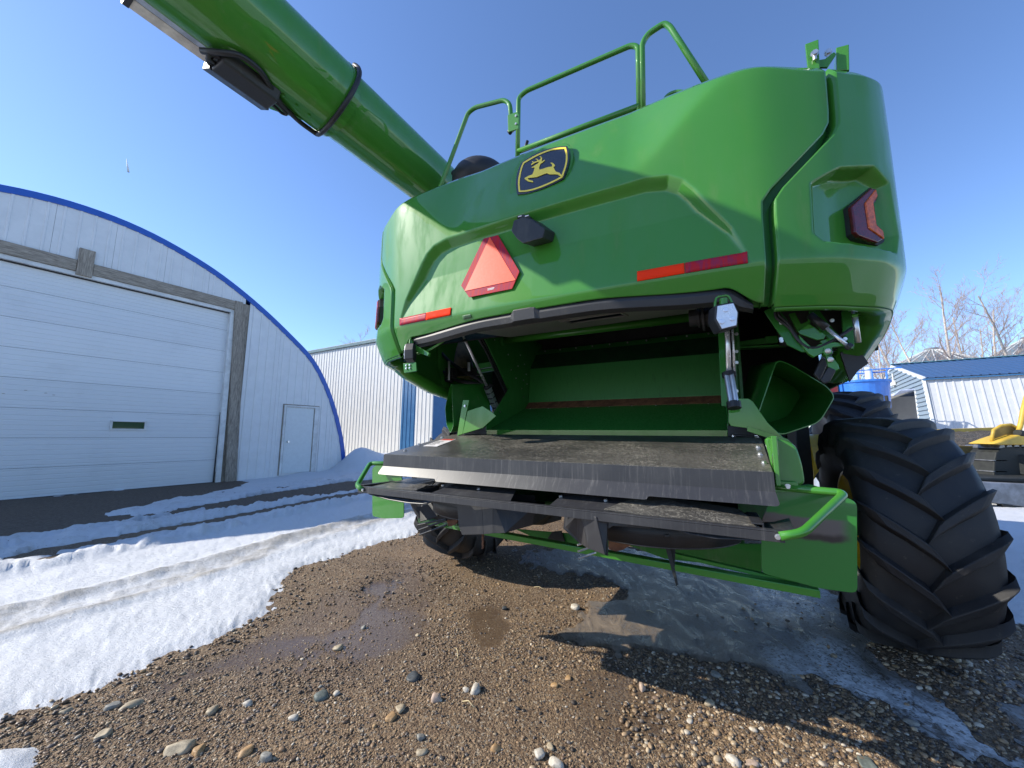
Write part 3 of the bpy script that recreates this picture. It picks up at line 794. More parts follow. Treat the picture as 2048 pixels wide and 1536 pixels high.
bp_('rubber_paddle', [(1643, 715), (1658, 722), (1652, 736), (1640, 762), (1628, 748)], .42, .03, M_rubberhose, .006)
bp_('front_shield', [(1680, 705), (1712, 690), (1738, 726), (1716, 742), (1700, 764)], .78, .02, M_blackmetal, .003)
for q in ([(1560, 612), (1556, 630), (1575, 645), (1590, 672), (1610, 694), (1630, 697), (1660, 685), (1705, 656)], [(1552, 615), (1550, 635), (1580, 655), (1596, 682), (1618, 697)]):
    obj('wiring_loom', tube(LP(q, w=.345), .007, 8, .04), M_rubberhose, bay, smooth=True)

# ---------------------------------------------------------------- work lamps hung under the hood
def work_lamp(sg, cx, cz, w, tilt):
    r = empty('work_lamp', (0, 0, 0)); r.parent = H
    F_ = [(-.034, .048), (.030, .056), (.044, .012), (.036, -.046), (-.022, -.058), (-.042, -.010)]
    R = Matrix.Rotation(tilt, 3, 'Z')
    def pt(x, y, d): return tuple(R @ Vector((x, d, y)) + Vector((cx, w, cz)))
    obj('lamp_body', plate([pt(x * 1.08, y * 1.08, 0) for x, y in F_], .065, tuple(R @ Vector((-.25 * sg, 1, 0)))), M_blackmetal, r, bevel=.006, seg=3)
    obj('lamp_face', plate([pt(x * .93, y * .93, -.0035) for x, y in F_], .005, tuple(R @ Vector((0, 1, 0)))), M_lamp_face, r, bevel=.001)
    for x, y in ((-.002, .026), (.020, -.014), (-.020, -.024)):
        obj('led_lens', rod(pt(x, y, -.008), pt(x, y, -.002), .011, 16), M_led, r, bevel=.003)
    obj('lamp_yoke', join(tube([pt(-.035, .05, .03), pt(-.028, .095, .03), pt(.02, .10, .03), pt(.034, .058, .03)], .005, 8, .015),
                          rod(pt(0, .05, .03), pt(0, .085, .03), .016, 12)), M_green, r)
    return r
wlR = L(1453, 632, w=-.05); work_lamp(1, wlR[0], wlR[2], -.05, radians(14))
wlL = L(817, 706, w=.03); work_lamp(-1, wlL[0] - .02, wlL[2], .03, radians(-62))
obj('lamp_bracket', join(plate(LP([(818, 690), (828, 688), (858, 706), (855, 712), (835, 705)], w=.06), .02, (0, 1, 0)),
                         tube(LP([(835, 707), (855, 702), (875, 690), (890, 680)], w=.10), .008, 8, .03)), M_green, H, bevel=.001)
obj('bolted_plate', plate(LP([(806, 727), (832, 724), (833, 742), (808, 746)], w=.16), .012, (0, 1, 0)), M_green_dirty, H, bevel=.002)
for x_, y_ in ((813, 731), (820, 730), (813, 737), (820, 736)): obj('bolt', bolt(L(x_, y_, w=.158), (0, -1, 0), .009, .012), M_zinc, H)
# inner structure on the left behind the panel
obj('inner_panel', plate(LP([(795, 700), (850, 690), (905, 700), (905, 790), (880, 785), (830, 755), (800, 735)], w=1.9), .02, (0, 1, 0)), M_dark, H)

# ---------------------------------------------------------------- tailboard
tbd = empty('tailboard', (0, 0, 0)); tbd.parent = H
D0, D1, D2 = (-.040, 1.265), (.68, 1.392), (1.02, 1.400)
X0, X1 = 1.047, 1.062
def dk(w):
    return 1.265 + (w + .04) / .72 * .127
V = [(-X0, *D0), (X0, *D0), (X1, *D1), (-X1, *D1)]
obj('deck_sheet', plate(V, .004, (0, 0, -1)), M_deck, tbd, bevel=.0)
obj('deck_rear_sheet', plate([(-X1, D1[0] + .001, D1[1] - .006), (X1, D1[0] + .001, D1[1] - .006), (X1, *D2), (-X1, *D2)], .004, (0, 0, -1)), M_blackmetal, tbd)
F0 = (-.044, 1.263); F1 = (-.046, 1.190); 
obj('fascia', plate([(-X0 - .002, *F0), (X0 + .002, *F0), (X0 + .004, *F1), (-X0 - .004, *F1)], .004, (0, 1, 0)), M_fascia, tbd)
e = .008
lip = [(-X0 - .004, 0), (X0 + .004, 0), (X0 + .012, .80), (X0 + .006, .96), (X0 - .004, 1.0), (.60, 1.0), (.592, 1.06), (.588, 1.25), (.575, 1.30), (-.565, 1.30), (-.575, 1.25), (-.585, 1.02), (-.60, 1.0), (-X0 + .004, 1.0), (-X0 - .006, .96), (-X0 - .012, .80)]
obj('fascia_lip', plate([(u, -.047 - .034 * k, 1.1895 - .048 * k) for u, k in lip], .004, (0, 1, .5)), M_fascia, tbd)
# left and right deck skirts, bolts, warning label
for sg in (1, -1):
    obj('deck_skirt', plate([(sg * X0, D0[0], D0[1] - .005), (sg * X1, D1[0], D1[1] - .005), (sg * X1, D1[0], D1[1] - .07), (sg * X0, D0[0], D0[1] - .075)], .004, (sg, 0, 0)), M_blackmetal, tbd)
for (x, y) in ((1516, 896), (1520, 910), (1528, 927), (810, 902), (838, 890), (884, 876)):
    q = L(x, y, w=0); 
    d = bearing(x, y); dl = np.array([d @ UR, d @ WR, d[2]]); c = np.array([-OO @ UR, -OO @ WR, EYE - DZ]); n_ = np.array([0, -.1764, 1.0])
    t_ = ((np.array([0, -.04, 1.265]) - c) @ n_) / (dl @ n_); q = c + dl * t_
    obj('deck_bolt', bolt(q, (0, -.17, 1), .014, .016), M_zinc, tbd)
for x in (1467, 1512): obj('deck_bolt', bolt((L(x, 868, w=.8)[0], .80, 1.393), (0, 0, 1), .014, .016), M_zinc, tbd)
obj('bolted_angle', plate([(.93, .72, 1.405), (1.05, .72, 1.398), (1.05, .90, 1.402), (.93, .90, 1.41)], .004, (0, 0, -1)), M_blackmetal, tbd)
lab = []
for (x, y) in ((-.985, .34), (-.86, .34), (-.90, .60), (-1.02, .60)): lab.append((x + .03, y - .12, dk(y - .12) + .0035))
wl = empty('warning_label', (0, 0, 0)); wl.parent = H
obj('label_sheet', plate(lab, .002, (0, 0, -1)), simple('white_label', (0.66, 0.63, 0.60), 0.5, bump=0), wl)
lb = [Vector(q) for q in lab]
def li(a, b): return tuple(lb[0].lerp(lb[1], a).lerp(lb[3].lerp(lb[2], a), b) + Vector((0, 0, .0012)))
obj('label_stripe', plate([li(.06, .80), li(.94, .80), li(.94, .97), li(.06, .97)], .001, (0, 0, -1)), simple('label_red', (0.55, 0.05, 0.03), 0.5, bump=0), wl)
for k in range(5):
    obj('label_print', plate([li(.10, .12 + k * .11), li(.62 - .1 * (k % 2), .12 + k * .11), li(.62 - .1 * (k % 2), .15 + k * .11), li(.10, .15 + k * .11)], .001, (0, 0, -1)), M_dark, wl)

obj('deck_end_block', span((.905, .93, 1.34), (1.06, .95, 1.46)), M_blackmetal, H)
obj('deck_end_block', span((-1.15, .95, 1.34), (-.905, .97, 1.46)), M_blackmetal, H)
# ---------------------------------------------------------------- guard frame below the tailboard
gf = empty('guard_frame', (0, 0, 0)); gf.parent = H
zb = 1.075
def ang(u0, w0, u1, w1, z, sz=.038):
    a = Vector((u0, w0, z)); b = Vector((u1, w1, z)); d = (b - a).normalized(); n_ = Vector((-d.y, d.x, 0))
    def q(p, o, zz): return tuple(p + n_ * o + Vector((0, 0, zz)))
    v1 = plate([q(a, 0, 0), q(b, 0, 0), q(b, 0, -sz), q(a, 0, -sz)], .005, n_)
    v2 = plate([q(a, 0, .001), q(b, 0, .001), q(b, sz, .001), q(a, sz, .001)], .005, (0, 0, 1))
    return join(v1, v2)
obj('front_angle', ang(-1.09, -.20, 1.055, -.20, 1.072, .032), M_fascia, gf, bevel=.001)
for q_ in ((-1.06, .06, -1.09, -.18, 1.08), (-.66, -.14, -.66, .05, 1.08)): obj('side_angle', ang(*q_), M_blackmetal, gf, bevel=.001)
for q_ in ((1.0, -.165, .99, .06, 1.085), (.99, .06, .56, .06, 1.08)): obj('side_angle', ang(*q_), M_blackmetal, gf, bevel=.001)
tray = LP([(848, 962), (866, 992), (735, 984), (768, 968), (790, 954)], w=-.10)
obj('tray_plate', plate([(-1.04, -.155, 1.072), (-.80, -.155, 1.076), (-.70, .10, 1.12), (-.98, .12, 1.10)], .004, (0, 0, -1)), M_deck, gf)
obj('tray_plate', plate([(-.80, -.155, 1.077), (-.66, -.155, 1.080), (-.63, .06, 1.13), (-.70, .10, 1.121)], .004, (0, 0, -1)), M_deck, gf)
obj('tray_plate', plate([(.985, -.155, 1.078), (.72, -.155, 1.076), (.42, -.150, 1.082), (.56, .05, 1.135), (.93, .05, 1.10)], .004, (0, 0, -1)), M_deck, gf)
obj('deflector_sheet', plate([(-.55, -.14, 1.075), (-.05, -.14, 1.075), (-.10, .02, 1.115), (-.50, .02, 1.115)], .004, (0, 0, -1)), M_fascia, gf)
obj('deflector_sheet', plate([(.16, -.14, 1.072), (.52, -.14, 1.076), (.60, .0, 1.115), (.18, .0, 1.115)], .004, (0, 0, -1)), M_fascia, gf)
# swept lower lips under the frame each side
def swoop(pxs, w0, w1, mat):
    P = [tuple(L(x, y, w=w0)) for x, y in pxs]
    k = [(q[0], w1, q[2] + .02) for q in P]
    V = P + k; n = len(P)
    o = obj('swept_lip', (V, [(i, i + 1, n + i + 1, n + i) for i in range(n - 1)]), mat, gf, smooth=True)
    return solid(o, .004, 0)
swoop([(728, 982), (740, 989), (775, 999), (815, 1006), (845, 1008), (865, 1003), (905, 998)], -.19, -.02, M_fascia)
swoop([(1310, 1044), (1340, 1056), (1380, 1068), (1430, 1077), (1500, 1080), (1560, 1078), (1595, 1070)], -.19, .0, M_fascia)
# tube hand guards both sides
for sg in (1, -1):
    pth = [(sg * 1.03, .055, 1.20), (sg * 1.256, .049, 1.192), (sg * 1.265, .03, 1.187), (sg * 1.105, -.195, 1.078), (sg * 1.04, -.205, 1.062)]
    obj('hand_guard', tube(pth, .015, 14, .05), M_green, gf, smooth=True)
    obj('guard_lug', plate([(sg * 1.02, .045, 1.222), (sg * 1.13, .045, 1.222), (sg * 1.14, .045, 1.185), (sg * 1.02, .045, 1.175)], .008, (0, 1, 0)), M_green, gf, bevel=.002)
    obj('bolt', bolt((sg * 1.10, .044, 1.203), (0, -1, 0), .013, .012), M_zinc, gf)
    obj('bolt', bolt((sg * 1.035, -.206, 1.060), (0, -1, 0), .012, .012), M_zinc, gf)
for u in (-.55, -.30, .40, .18): obj('bolt', bolt((u, -.05, 1.10), (0, -.2, 1), .013, .012), M_zinc, gf)
# green side flaps
sp = Mat('green_banded', (0.022, 0.175, 0.024), .35, coat=.5)
sz_ = sp.N.new('ShaderNodeSeparateXYZ'); sp.lk(sp.tc.outputs['Object'], sz_.inputs[0])
zz_ = sp.math('ADD', sz_.outputs[2], sp.math('MULTIPLY', sp.noise(5, 3), .07))
xb = sp.math('MULTIPLY', sp.math('SUBTRACT', sz_.outputs[0], 1.0), .10)
tt_ = sp.math('ADD', zz_, sp.math('MULTIPLY', xb, 0.4))
band = sp.math('MULTIPLY', sp.ramp(tt_, 1.035, 1.060), sp.ramp(tt_, 1.115, 1.130, 1, 0))  # grey-brown band with a darker lower edge across the flap
edge = sp.math('MULTIPLY', sp.ramp(tt_, 1.035, 1.048), sp.ramp(tt_, 1.055, 1.075, 1, 0))
xm = sp.ramp(sz_.outputs[0], 1.25, 1.30, 1, 0)
c1 = sp.mix(sp.math('MULTIPLY', band, xm), (0.022, 0.175, 0.024), (0.12, 0.10, 0.09))
sp.base(sp.mix(sp.math('MULTIPLY', edge, xm), c1, (0.02, 0.015, 0.015)))
flapR = LP([(1523, 1040), (1548, 985), (1590, 972), (1622, 968), (1680, 990), (1714, 1004), (1715, 1187), (1640, 1177), (1523, 1146)], w=.10)
obj('side_flap', plate(rounded(flapR, .02, 3), .006, (0, 1, 0)), sp.m, H, bevel=.001)
flapL = [(-q[0], q[1], q[2]) for q in flapR]
obj('side_flap', plate(rounded(flapL, .02, 3), .006, (0, 1, 0)), M_green, H, bevel=.001)
# curved wheel-side shields
for sg in (1,):
    sh = LP([(1527, 872), (1565, 879), (1592, 890), (1604, 925), (1612, 972), (1560, 972), (1548, 960), (1540, 915)], w=.07)
    sh = [(q[0] * sg, q[1], q[2]) for q in sh]
    obj('deck_end_shield', plate(rounded(sh, .03, 4), .05, (0, 1, 0)), M_green, H, bevel=.012, seg=3)
    obj('deck_end_seam', plate([(sg * 1.052, -.02, 1.40), (sg * 1.072, -.02, 1.40), (sg * 1.072, -.02, 1.21), (sg * 1.056, -.02, 1.21)], .09, (0, 1, 0)), M_green, H, bevel=.003)
# low green cross members
obj('low_cross_beam', join(plate([(-.98, .22, .825), (1.18, .10, .815), (1.18, .10, .785), (-.98, .22, .795)], .05, (0, 1, 0))), M_green, H, bevel=.003)
lowp = LP([(1030, 1058), (1150, 1068), (1300, 1085), (1523, 1088), (1523, 1150), (1440, 1130), (1330, 1118), (1260, 1092), (1215, 1092), (1150, 1103), (1105, 1095), (1062, 1073)], w=.42)
obj('low_green_panel', plate(lowp, .01, (0, 1, 0)), M_green_dirty, H, bevel=.002)
obj('low_side_rail', join(plate(LP([(1340, 1105), (1630, 1172), (1630, 1179), (1340, 1112)], w=.16), .03, (0, 1, 0))), M_green, H, bevel=.002)
obj('frame_bulkhead', span((1.0, 2.0, .62), (1.47, 2.04, 1.76)), M_dark, H)
obj('frame_bulkhead', span((-1.47, 2.0, .80), (-1.0, 2.04, 1.76)), M_dark, H)
obj('belly_pan', join(span((-.95, .5, .95), (.95, 2.2, .97)), span((-.95, .6, .80), (-.93, 2.2, 1.35)), span((.93, .6, .80), (.95, 2.2, 1.35))), M_darkgreen, H)
obj('wear_pad', join(plate(LP([(1092, 1082), (1104, 1064), (1122, 1062), (1130, 1086)], w=.40), .012, (0, 1, 0)), plate(LP([(1094, 1096), (1098, 1090), (1114, 1090), (1112, 1098)], w=.40), .012, (0, 1, 0))), M_dark, H)

# ---------------------------------------------------------------- straw spreaders hanging below
for sx in (-1, 1):
    spd = empty('straw_spreader', (0, 0, 0)); spd.parent = H
    cu = -.42 if sx < 0 else .52
    P = []
    n = 28
    # curved guide band
    a0, a1 = (radians(185), radians(330)) if sx < 0 else (radians(190), radians(345))
    V = []; 
    for k in range(n + 1):
        a_ = a0 + (a1 - a0) * k / n
        r_ = .42
        x_ = cu + r_ * cos(a_); y_ = .36 + r_ * .95 * sin(a_)
        V += [(x_, y_, 1.03), (x_ * 1, y_ - .0, .925)]
    F = [(2 * k, 2 * k + 2, 2 * k + 3, 2 * k + 1) for k in range(n)]
    solid(obj('guide_band', (V, F), M_rubberhose, spd, smooth=True), .006)
    obj('band_rim', tube([(V[2 * k + 1][0], V[2 * k + 1][1] - .002, .923) for k in range(n + 1)], .004, 6), M_fascia, spd, smooth=True)
    obj('spreader_disc', join(rod((cu, .36, .955), (cu, .36, .965), .30, 32)), M_dark, spd)
    for k in range(4):
        a_ = .5 + k * pi / 2
        obj('spreader_bat', plate([(cu + .06 * cos(a_), .26 + .06 * sin(a_), .965), (cu + .28 * cos(a_), .26 + .28 * sin(a_), .965), (cu + .28 * cos(a_), .26 + .28 * sin(a_), 1.02), (cu + .06 * cos(a_), .26 + .06 * sin(a_), 1.03)], .005), M_blackmetal, spd)
    obj('drive_motor', rod((cu, .26, 1.0), (cu, .26, 1.2), .07, 20), M_dark, spd)
# shroud plates between the spreaders, as moulded panels
SHL = [[(915, 1003), (962, 1002), (962, 1068), (923, 1070), (915, 1035)], [(962, 1002), (984, 1003), (984, 1068), (962, 1068)], [(984, 1003), (1068, 1006), (1062, 1055), (1030, 1062), (984, 1068)]]
def shroud(px, w0, w1, name='spreader_shroud', mat=M_plastic, t=.006):
    P = [(lambda q: tuple(q))(L(x, y, w=(w0 if i_ == 0 else w1) - .12)) for x, y, i_ in px]
    return obj(name, plate(P, t, (0, 1, 0)), mat, H, bevel=.002)
shroud([(912, 1000, 0), (963, 1000, 1), (967, 1069, 1), (924, 1070, 0), (917, 1052, 0), (915, 1020, 0)], .02, .0)
shroud([(963, 1000, 0), (986, 1002, 1), (986, 1067, 1), (967, 1069, 0)], .0, -.012)
shroud([(986, 1002, 0), (1072, 1010, 1), (1066, 1050, 1), (1010, 1066, 0), (986, 1067, 0)], -.012, .12)
shroud([(1072, 1010, 0), (1125, 1012, 1), (1122, 1040, 1), (1085, 1050, 1), (1066, 1050, 0)], .12, .28, mat=M_dark)
shroud([(828, 996, 0), (912, 1000, 1), (917, 1016, 1), (905, 1012, 1), (862, 1006, 0), (840, 1006, 0)], .02, .02)
R1 = [(1130, 1022, 0), (1160, 1026, 1), (1178, 1098, 1), (1158, 1086, 0), (1126, 1057, 0)]
shroud(R1, .04, -.05, mat=M_fascia)
shroud([(1160, 1026, 0), (1192, 1034, 1), (1210, 1110, 1), (1178, 1098, 0)], -.05, -.085, mat=M_fascia)
shroud([(1192, 1034, 0), (1216, 1038, 1), (1214, 1058, 1), (1216, 1112, 1), (1210, 1110, 0)], -.085, -.05)
shroud([(1216, 1038, 0), (1305, 1048, 1), (1300, 1058, 1), (1226, 1052, 0), (1216, 1058, 0)], -.05, -.03)
for px, py, qx, qy in ((1155, 1090, 1180, 1083), (1156, 1103, 1180, 1095), (1157, 1116, 1192, 1105)):
    obj('shroud_tine', rod(L(px, py, w=.0), L(qx, qy, w=.05), .005, 8), M_zinc, H)
for k, (px, py, qx, qy) in enumerate(((836, 1050, 892, 1038), (838, 1060, 893, 1040), (839, 1070, 893, 1050))):
    obj('shroud_tine', rod(L(px, py, w=.12), L(qx, qy, w=.12), .006, 8), M_blackmetal, H)
bris = []
for k in range(14):
    x_ = 834 + k * .6; y_ = 1016 + k * 2.0
    bris.append(rod(L(x_ + 0, y_, w=.16), L(x_ + 34, y_ - 10, w=.16), .006, 6))
obj('rubber_bristles', join(*bris), M_rubberhose, H)
obj('rusty_bracket', plate(LP([(893, 1040), (915, 1039), (912, 1048), (904, 1052), (896, 1052)], w=.15), .01, (0, 1, 0)), M_rust, H)
obj('rusty_bracket', plate(LP([(1217, 1080), (1262, 1090), (1245, 1100), (1232, 1103), (1217, 1098)], w=.05), .02, (0, 1, 0)), M_rust, H)
obj('chain_hanger', join(*[rod(L(965 + (k % 2) * 1.6, 1067 + k * 5, w=.0), L(966 - (k % 2) * 1.2, 1072 + k * 5, w=.0), .006, 8) for k in range(6)]), M_rust, H)
obj('chain_hanger', join(plate(LP([(1330, 1093), (1340, 1093), (1356, 1170), (1352, 1172)], w=.04), .008, (0, 1, 0)), plate(LP([(1341, 1093), (1351, 1093), (1349, 1135), (1345, 1130)], w=.06), .008, (0, 1, 0))), M_dark, H, bevel=.001)
obj('motor_cup', join(plate(LP([(1305, 1060), (1357, 1068), (1356, 1084), (1320, 1082), (1308, 1076)], w=.0), .05, (0, 1, 0)), rod(L(1332, 1068, w=-.02), L(1334, 1074, w=-.02), .014, 8)), M_rubberhose, H, bevel=.003)

# ---------------------------------------------------------------- wheels
def tyre_mesh(R, W, lugs, lug_h, rim_r):
    n = 96
    prof = [(-.36, .60), (-.44, .66), (-.495, .80), (-.50, .88), (-.475, .95), (-.40, .985), (-.2, 1.0), (0, 1.003), (.2, 1.0), (.40, .985), (.475, .95), (.50, .88), (.495, .80), (.44, .66), (.36, .60)]
    prof = [(x * W, rim_r + (y - .60) / .403 * (R - lug_h - rim_r)) for x, y in prof]
    V = []; F = []
    m = len(prof)
    for i in range(n):
        a = 2 * pi * i / n
        for x, r in prof: V.append((x, r * cos(a), r * sin(a)))
    for i in range(n):
        for k in range(m - 1):
            F.append((i * m + k, i * m + k + 1, ((i + 1) % n) * m + k + 1, ((i + 1) % n) * m + k))
    Vt, Ft = V, F
    lugsets = []
    def rad(x):
        return float(np.interp(x, [p[0] for p in prof if True], [p[1] for p in prof]))
    xs = [p[0] for p in prof]; rs = [p[1] for p in prof]
    for side in (-1, 1):
        for j in range(lugs):
            ph = 2 * pi * (j + (.5 if side > 0 else 0)) / lugs
            V = []; F = []
            st = 12
            for s in range(st + 1):
                t = s / st
                x = side * W * (-.03 + .545 * t)
                ax = abs(x)
                # radius follows the carcass then drops down the shoulder
                rb = float(np.interp(ax, [0, .2 * W, .40 * W, .475 * W, .50 * W, .52 * W], [rs[7], rs[6], rs[5], rs[4], rs[3] - .01, rs[3] - .05]))
                hh = lug_h * (1.0 if t < .93 else .75)
                da = (.02 + .66 * t ** .85) * (1.1 * W / (2 * R)) * 1.25
                wid = (.108 + .010 * (t < .12) + .004 * t) * (R / .72)
                a_ = ph - da
                for (off, hgt) in ((-wid * .74, -.012), (-wid * .40, hh), (wid * .40, hh), (wid * .74, -.012)):
                    r = rb + hgt
                    aa = a_ + off / R
                    xx = x - side * (off * .55 if hgt > 0 else off * .5) 
                    if t > .97 and hgt > 0: r = rb + hh * .55
                    V.append((xx if abs(xx) < W * .535 else side * W * .535, r * cos(aa), r * sin(aa)))
            for s in range(st):
                for k in range(3):
                    q = (s * 4 + k, s * 4 + k + 1, (s + 1) * 4 + k + 1, (s + 1) * 4 + k)
                    F.append(q if side > 0 else tuple(reversed(q)))
            F.append((0, 3, 2, 1) if side > 0 else (0, 1, 2, 3)); e0 = st * 4
            F.append((e0, e0 + 1, e0 + 2, e0 + 3) if side > 0 else (e0 + 3, e0 + 2, e0 + 1, e0))
            lugsets.append((V, F))
    return (Vt, Ft), lugsets
def wheel(name, loc, R, W, lugs, lug_h, rim_r, spin, dish):
    root = empty(name, loc); root.parent = H; root.rotation_euler = (spin, 0, 0)
    (tv, lugsets) = tyre_mesh(R, W, lugs, lug_h, rim_r)
    obj('tyre', tv, M_tyre, root, smooth=True)
    for side in (0, 1):
        o = obj('tread_lug', join(*lugsets[side * lugs:(side + 1) * lugs]), M_tyre, root, bevel=.013, seg=3)
        o.name = 'tyre_tread'
    # rim: barrel, flanges and dished centre
    n = 64; pr = [(-.37 * W, rim_r * 1.02), (-.36 * W, rim_r * .93), (-.2 * W, rim_r * .90), (dish * W, rim_r * .86), (dish * W * .8, rim_r * .35), (dish * W, rim_r * .30), (dish * W, .001)]
    V = []; F = []
    for i in range(n):
        a = 2 * pi * i / n
        for x, r in pr: V.append((x, r * cos(a), r * sin(a)))
    m = len(pr)
    for i in range(n):
        for k in range(m - 1): F.append((i * m + k, i * m + k + 1, ((i + 1) % n) * m + k + 1, ((i + 1) % n) * m + k))
    V2 = [(.37 * W, rim_r * 1.02), (.36 * W, rim_r * .93), (.2 * W, rim_r * .90), (dish * W + .01, rim_r * .86)]
    b0 = len(V)
    for i in range(n):
        a = 2 * pi * i / n
        for x, r in V2: V.append((x, r * cos(a), r * sin(a)))
    for i in range(n):
        for k in range(3): F.append((b0 + i * 4 + k, b0 + i * 4 + k + 1, b0 + ((i + 1) % n) * 4 + k + 1, b0 + ((i + 1) % n) * 4 + k))
    o = obj('rim', (V, F), M_yellow, root, smooth=True)
    for p_ in o.data.polygons: p_.use_smooth = True
    return root
RZ = .828
wheel('rear_wheel', (1.790, 1.64, RZ), .705, .530, 18, .046, .33, radians(4), -.1)
wheel('rear_wheel', (-1.54, 1.66, RZ), .705, .530, 18, .046, .33, radians(9), .1)
fw_ = wheel('front_wheel', (2.42, 5.35, 1.05), 1.0, .66, 22, .055, .50, radians(2), -.25)
obj('hub_drum', join(rod((-.50, 0, .02), (-.20, 0, .02), .36, 40), rod((-.515, 0, .02), (-.50, 0, .02), .34, 40)), M_yellow, fw_, bevel=.02)
obj('final_drive', span((2.02, 5.2, .72), (2.10, 5.3, 1.0)), M_yellow, H, bevel=.02)
wheel('front_wheel', (-2.42, 5.35, 1.05), 1.0, .66, 22, .055, .50, radians(7), .25)

obj('rear_axle', join(span((-1.4, 1.55, .68), (1.4, 1.78, .92)), rod((-1.72, 1.665, RZ), (1.72, 1.665, RZ), .09, 16)), M_darkgreen, H, bevel=.01)
obj('front_axle', join(span((-2.2, 5.2, .9), (2.2, 5.5, 1.25))), M_dark, H, bevel=.02)
obj('drop_leg', span((1.27, 1.55, .75), (1.33, 1.62, 1.75)), M_blackmetal, H, bevel=.006)
obj('side_reflector', plate(LP([(1628, 960), (1632, 955), (1638, 964), (1643, 996), (1629, 996)], w=.35), .006, (0, 1, 0)), simple('pale_blue_strap', (0.6, 0.66, 0.75), .4, bump=0), H)

# ---------------------------------------------------------------- top: rails, rear lugs, intake dome
rl = empty('service_deck_rails', (0, 0, 0)); rl.parent = H
WR_ = .62
def rail(px, r=.020, w=WR_, bend=.07):
    return obj('rail', tube(LP(px, w=w), r, 12, bend), M_green, rl, smooth=True)
rail([(868, 405), (890, 350), (936, 226), (950, 215), (1008, 200), (1020, 208), (1024, 262)], .019)
rail([(1035, 330), (1037, 196), (1052, 182), (1262, 91), (1276, 94), (1279, 235)], .019)
rail([(1286, 240), (1284, 88), (1296, 68), (1328, 47), (1340, 54), (1425, 185)], .020)
obj('rail', tube(LP([(1036, 303), (1155, 258), (1279, 212)], w=WR_), .021, 12), M_green, rl, smooth=True)
obj('rail', tube(LP([(1325, 205), (1335, 190), (1352, 183), (1368, 184), (1375, 192)], w=WR_ + .1), .013, 10, .03), M_green, rl, smooth=True)
obj('hinge_plate', plate(LP([(1015, 230), (1034, 223), (1038, 230), (1037, 257), (1016, 264)], w=WR_ - .02), .012, (0, 1, 0)), M_green, rl, bevel=.003)
for y_ in (232, 248): obj('bolt', bolt(L(1032, y_, w=WR_ - .022), (0, -1, 0), .011, .012), M_zinc, rl)
obj('black_end', rod(L(1018, 262, w=WR_), L(1021, 266, w=WR_), .016), M_rubberhose, rl)
obj('lever', tube(LP([(1050, 300), (1052, 292), (1055, 282)], w=.75), .013, 10), M_blackmetal, rl, smooth=True)
obj('service_deck', span((-1.2, .35, 3.0), (1.45, 3.9, 3.14)), M_dark, H)
dome = []
dc = L(962, 362, w=1.15)
bm = bmesh.new(); bmesh.ops.create_uvsphere(bm, u_segments=32, v_segments=14, radius=1)
V = [(dc[0] + v.co.x * .29, dc[1] + v.co.y * .3, dc[2] - .02 + v.co.z * .20) for v in bm.verts]; F = [tuple(v.index for v in f.verts) for f in bm.faces]; bm.free()
obj('intake_dome', (V, F), M_rubberhose, H, smooth=True)
obj('intake_cap', rod(L(908, 345, w=1.0), L(913, 352, w=1.0), .035, 16), M_rubberhose, H, bevel=.006)
# folded sheet lugs at the rear top corner
for q, w_, t_ in (([(1610, 88), (1637, 78), (1640, 140), (1616, 143)], .20, .03), ([(1672, 95), (1698, 88), (1699, 140), (1673, 140)], .26, .13)):
    obj('corner_lug', plate(LP(q, w=w_), t_, (.12, 1, 0)), M_green, H, bevel=.003)
for x_, y_, w_ in ((1629, 108, .19), (1656, 106, .25)):
    obj('lug_bolt', join(bolt(L(x_, y_, w=w_), (0, -1, 0), .020, .02), rod(L(x_, y_, w=w_), L(x_ + 1, y_ + 12, w=w_), .008)), M_zinc, H)
obj('lug_strap', plate(LP([(1637, 120), (1650, 118), (1668, 104), (1672, 108), (1655, 134), (1640, 134)], w=.24), .01, (0, 1, 0)), M_green, H)

# ---------------------------------------------------------------- unloading auger tube, swung back along the left side
ag = empty('unloading_auger', (0, 0, 0)); ag.parent = H
AR = .285; _dd = AR / .0728; AU, AZ = .908 - _dd * .7009, 1.4 + _dd * .7133
def wt(x, y, r=0.0): return float(L(x, y, u=AU + (AR + r) * cos(radians(-132)))[1])
WC = wt(640, 245)          # where the clamp ring sits
print('WC', WC)
def ring_pt(w, ang, r): return (AU + r * cos(ang), w, AZ + r * sin(ang))
obj('inner_tube', rod((AU, 5.2, AZ), (AU, WC - .03, AZ), AR - .008, 64), M_green, ag, smooth=True)
obj('outer_tube', join(rod((AU, WC, AZ), (AU, -4.8, AZ + .03), AR + .012, 64)), M_green, ag, smooth=True)
for n_ in ('inner_tube', 'outer_tube'):
    pass
for o in ag.children:
    e_ = o.modifiers.new('edges', 'EDGE_SPLIT'); e_.split_angle = radians(50)
obj('clamp_band', join(rod((AU, WC + .02, AZ), (AU, WC - .05, AZ), AR + .016, 48)), M_green, ag)
a_s = [radians(a) for a in range(52, -126, -8)]
pth = [ring_pt(WC - .03 + .05 * sin(a * 1.5), a, AR + .034) for a in a_s]
wb0, wb1 = wt(530, 200, .05), wt(418, 118, .05)
pth += [ring_pt(WC - .16, radians(-127), AR + .035), ring_pt(wb0 + .05, radians(-106), AR + .04), ring_pt((wb0 + wb1) / 2, radians(-78), AR + .03), ring_pt(wb1 + .06, radians(-78), AR + .035), ring_pt(wb1 - .03, radians(-92), AR + .06), ring_pt(wb1 - .08, radians(-110), AR + .06)]
obj('black_cable', tube(pth, .019, 10, .05), M_rubberhose, ag, smooth=True)
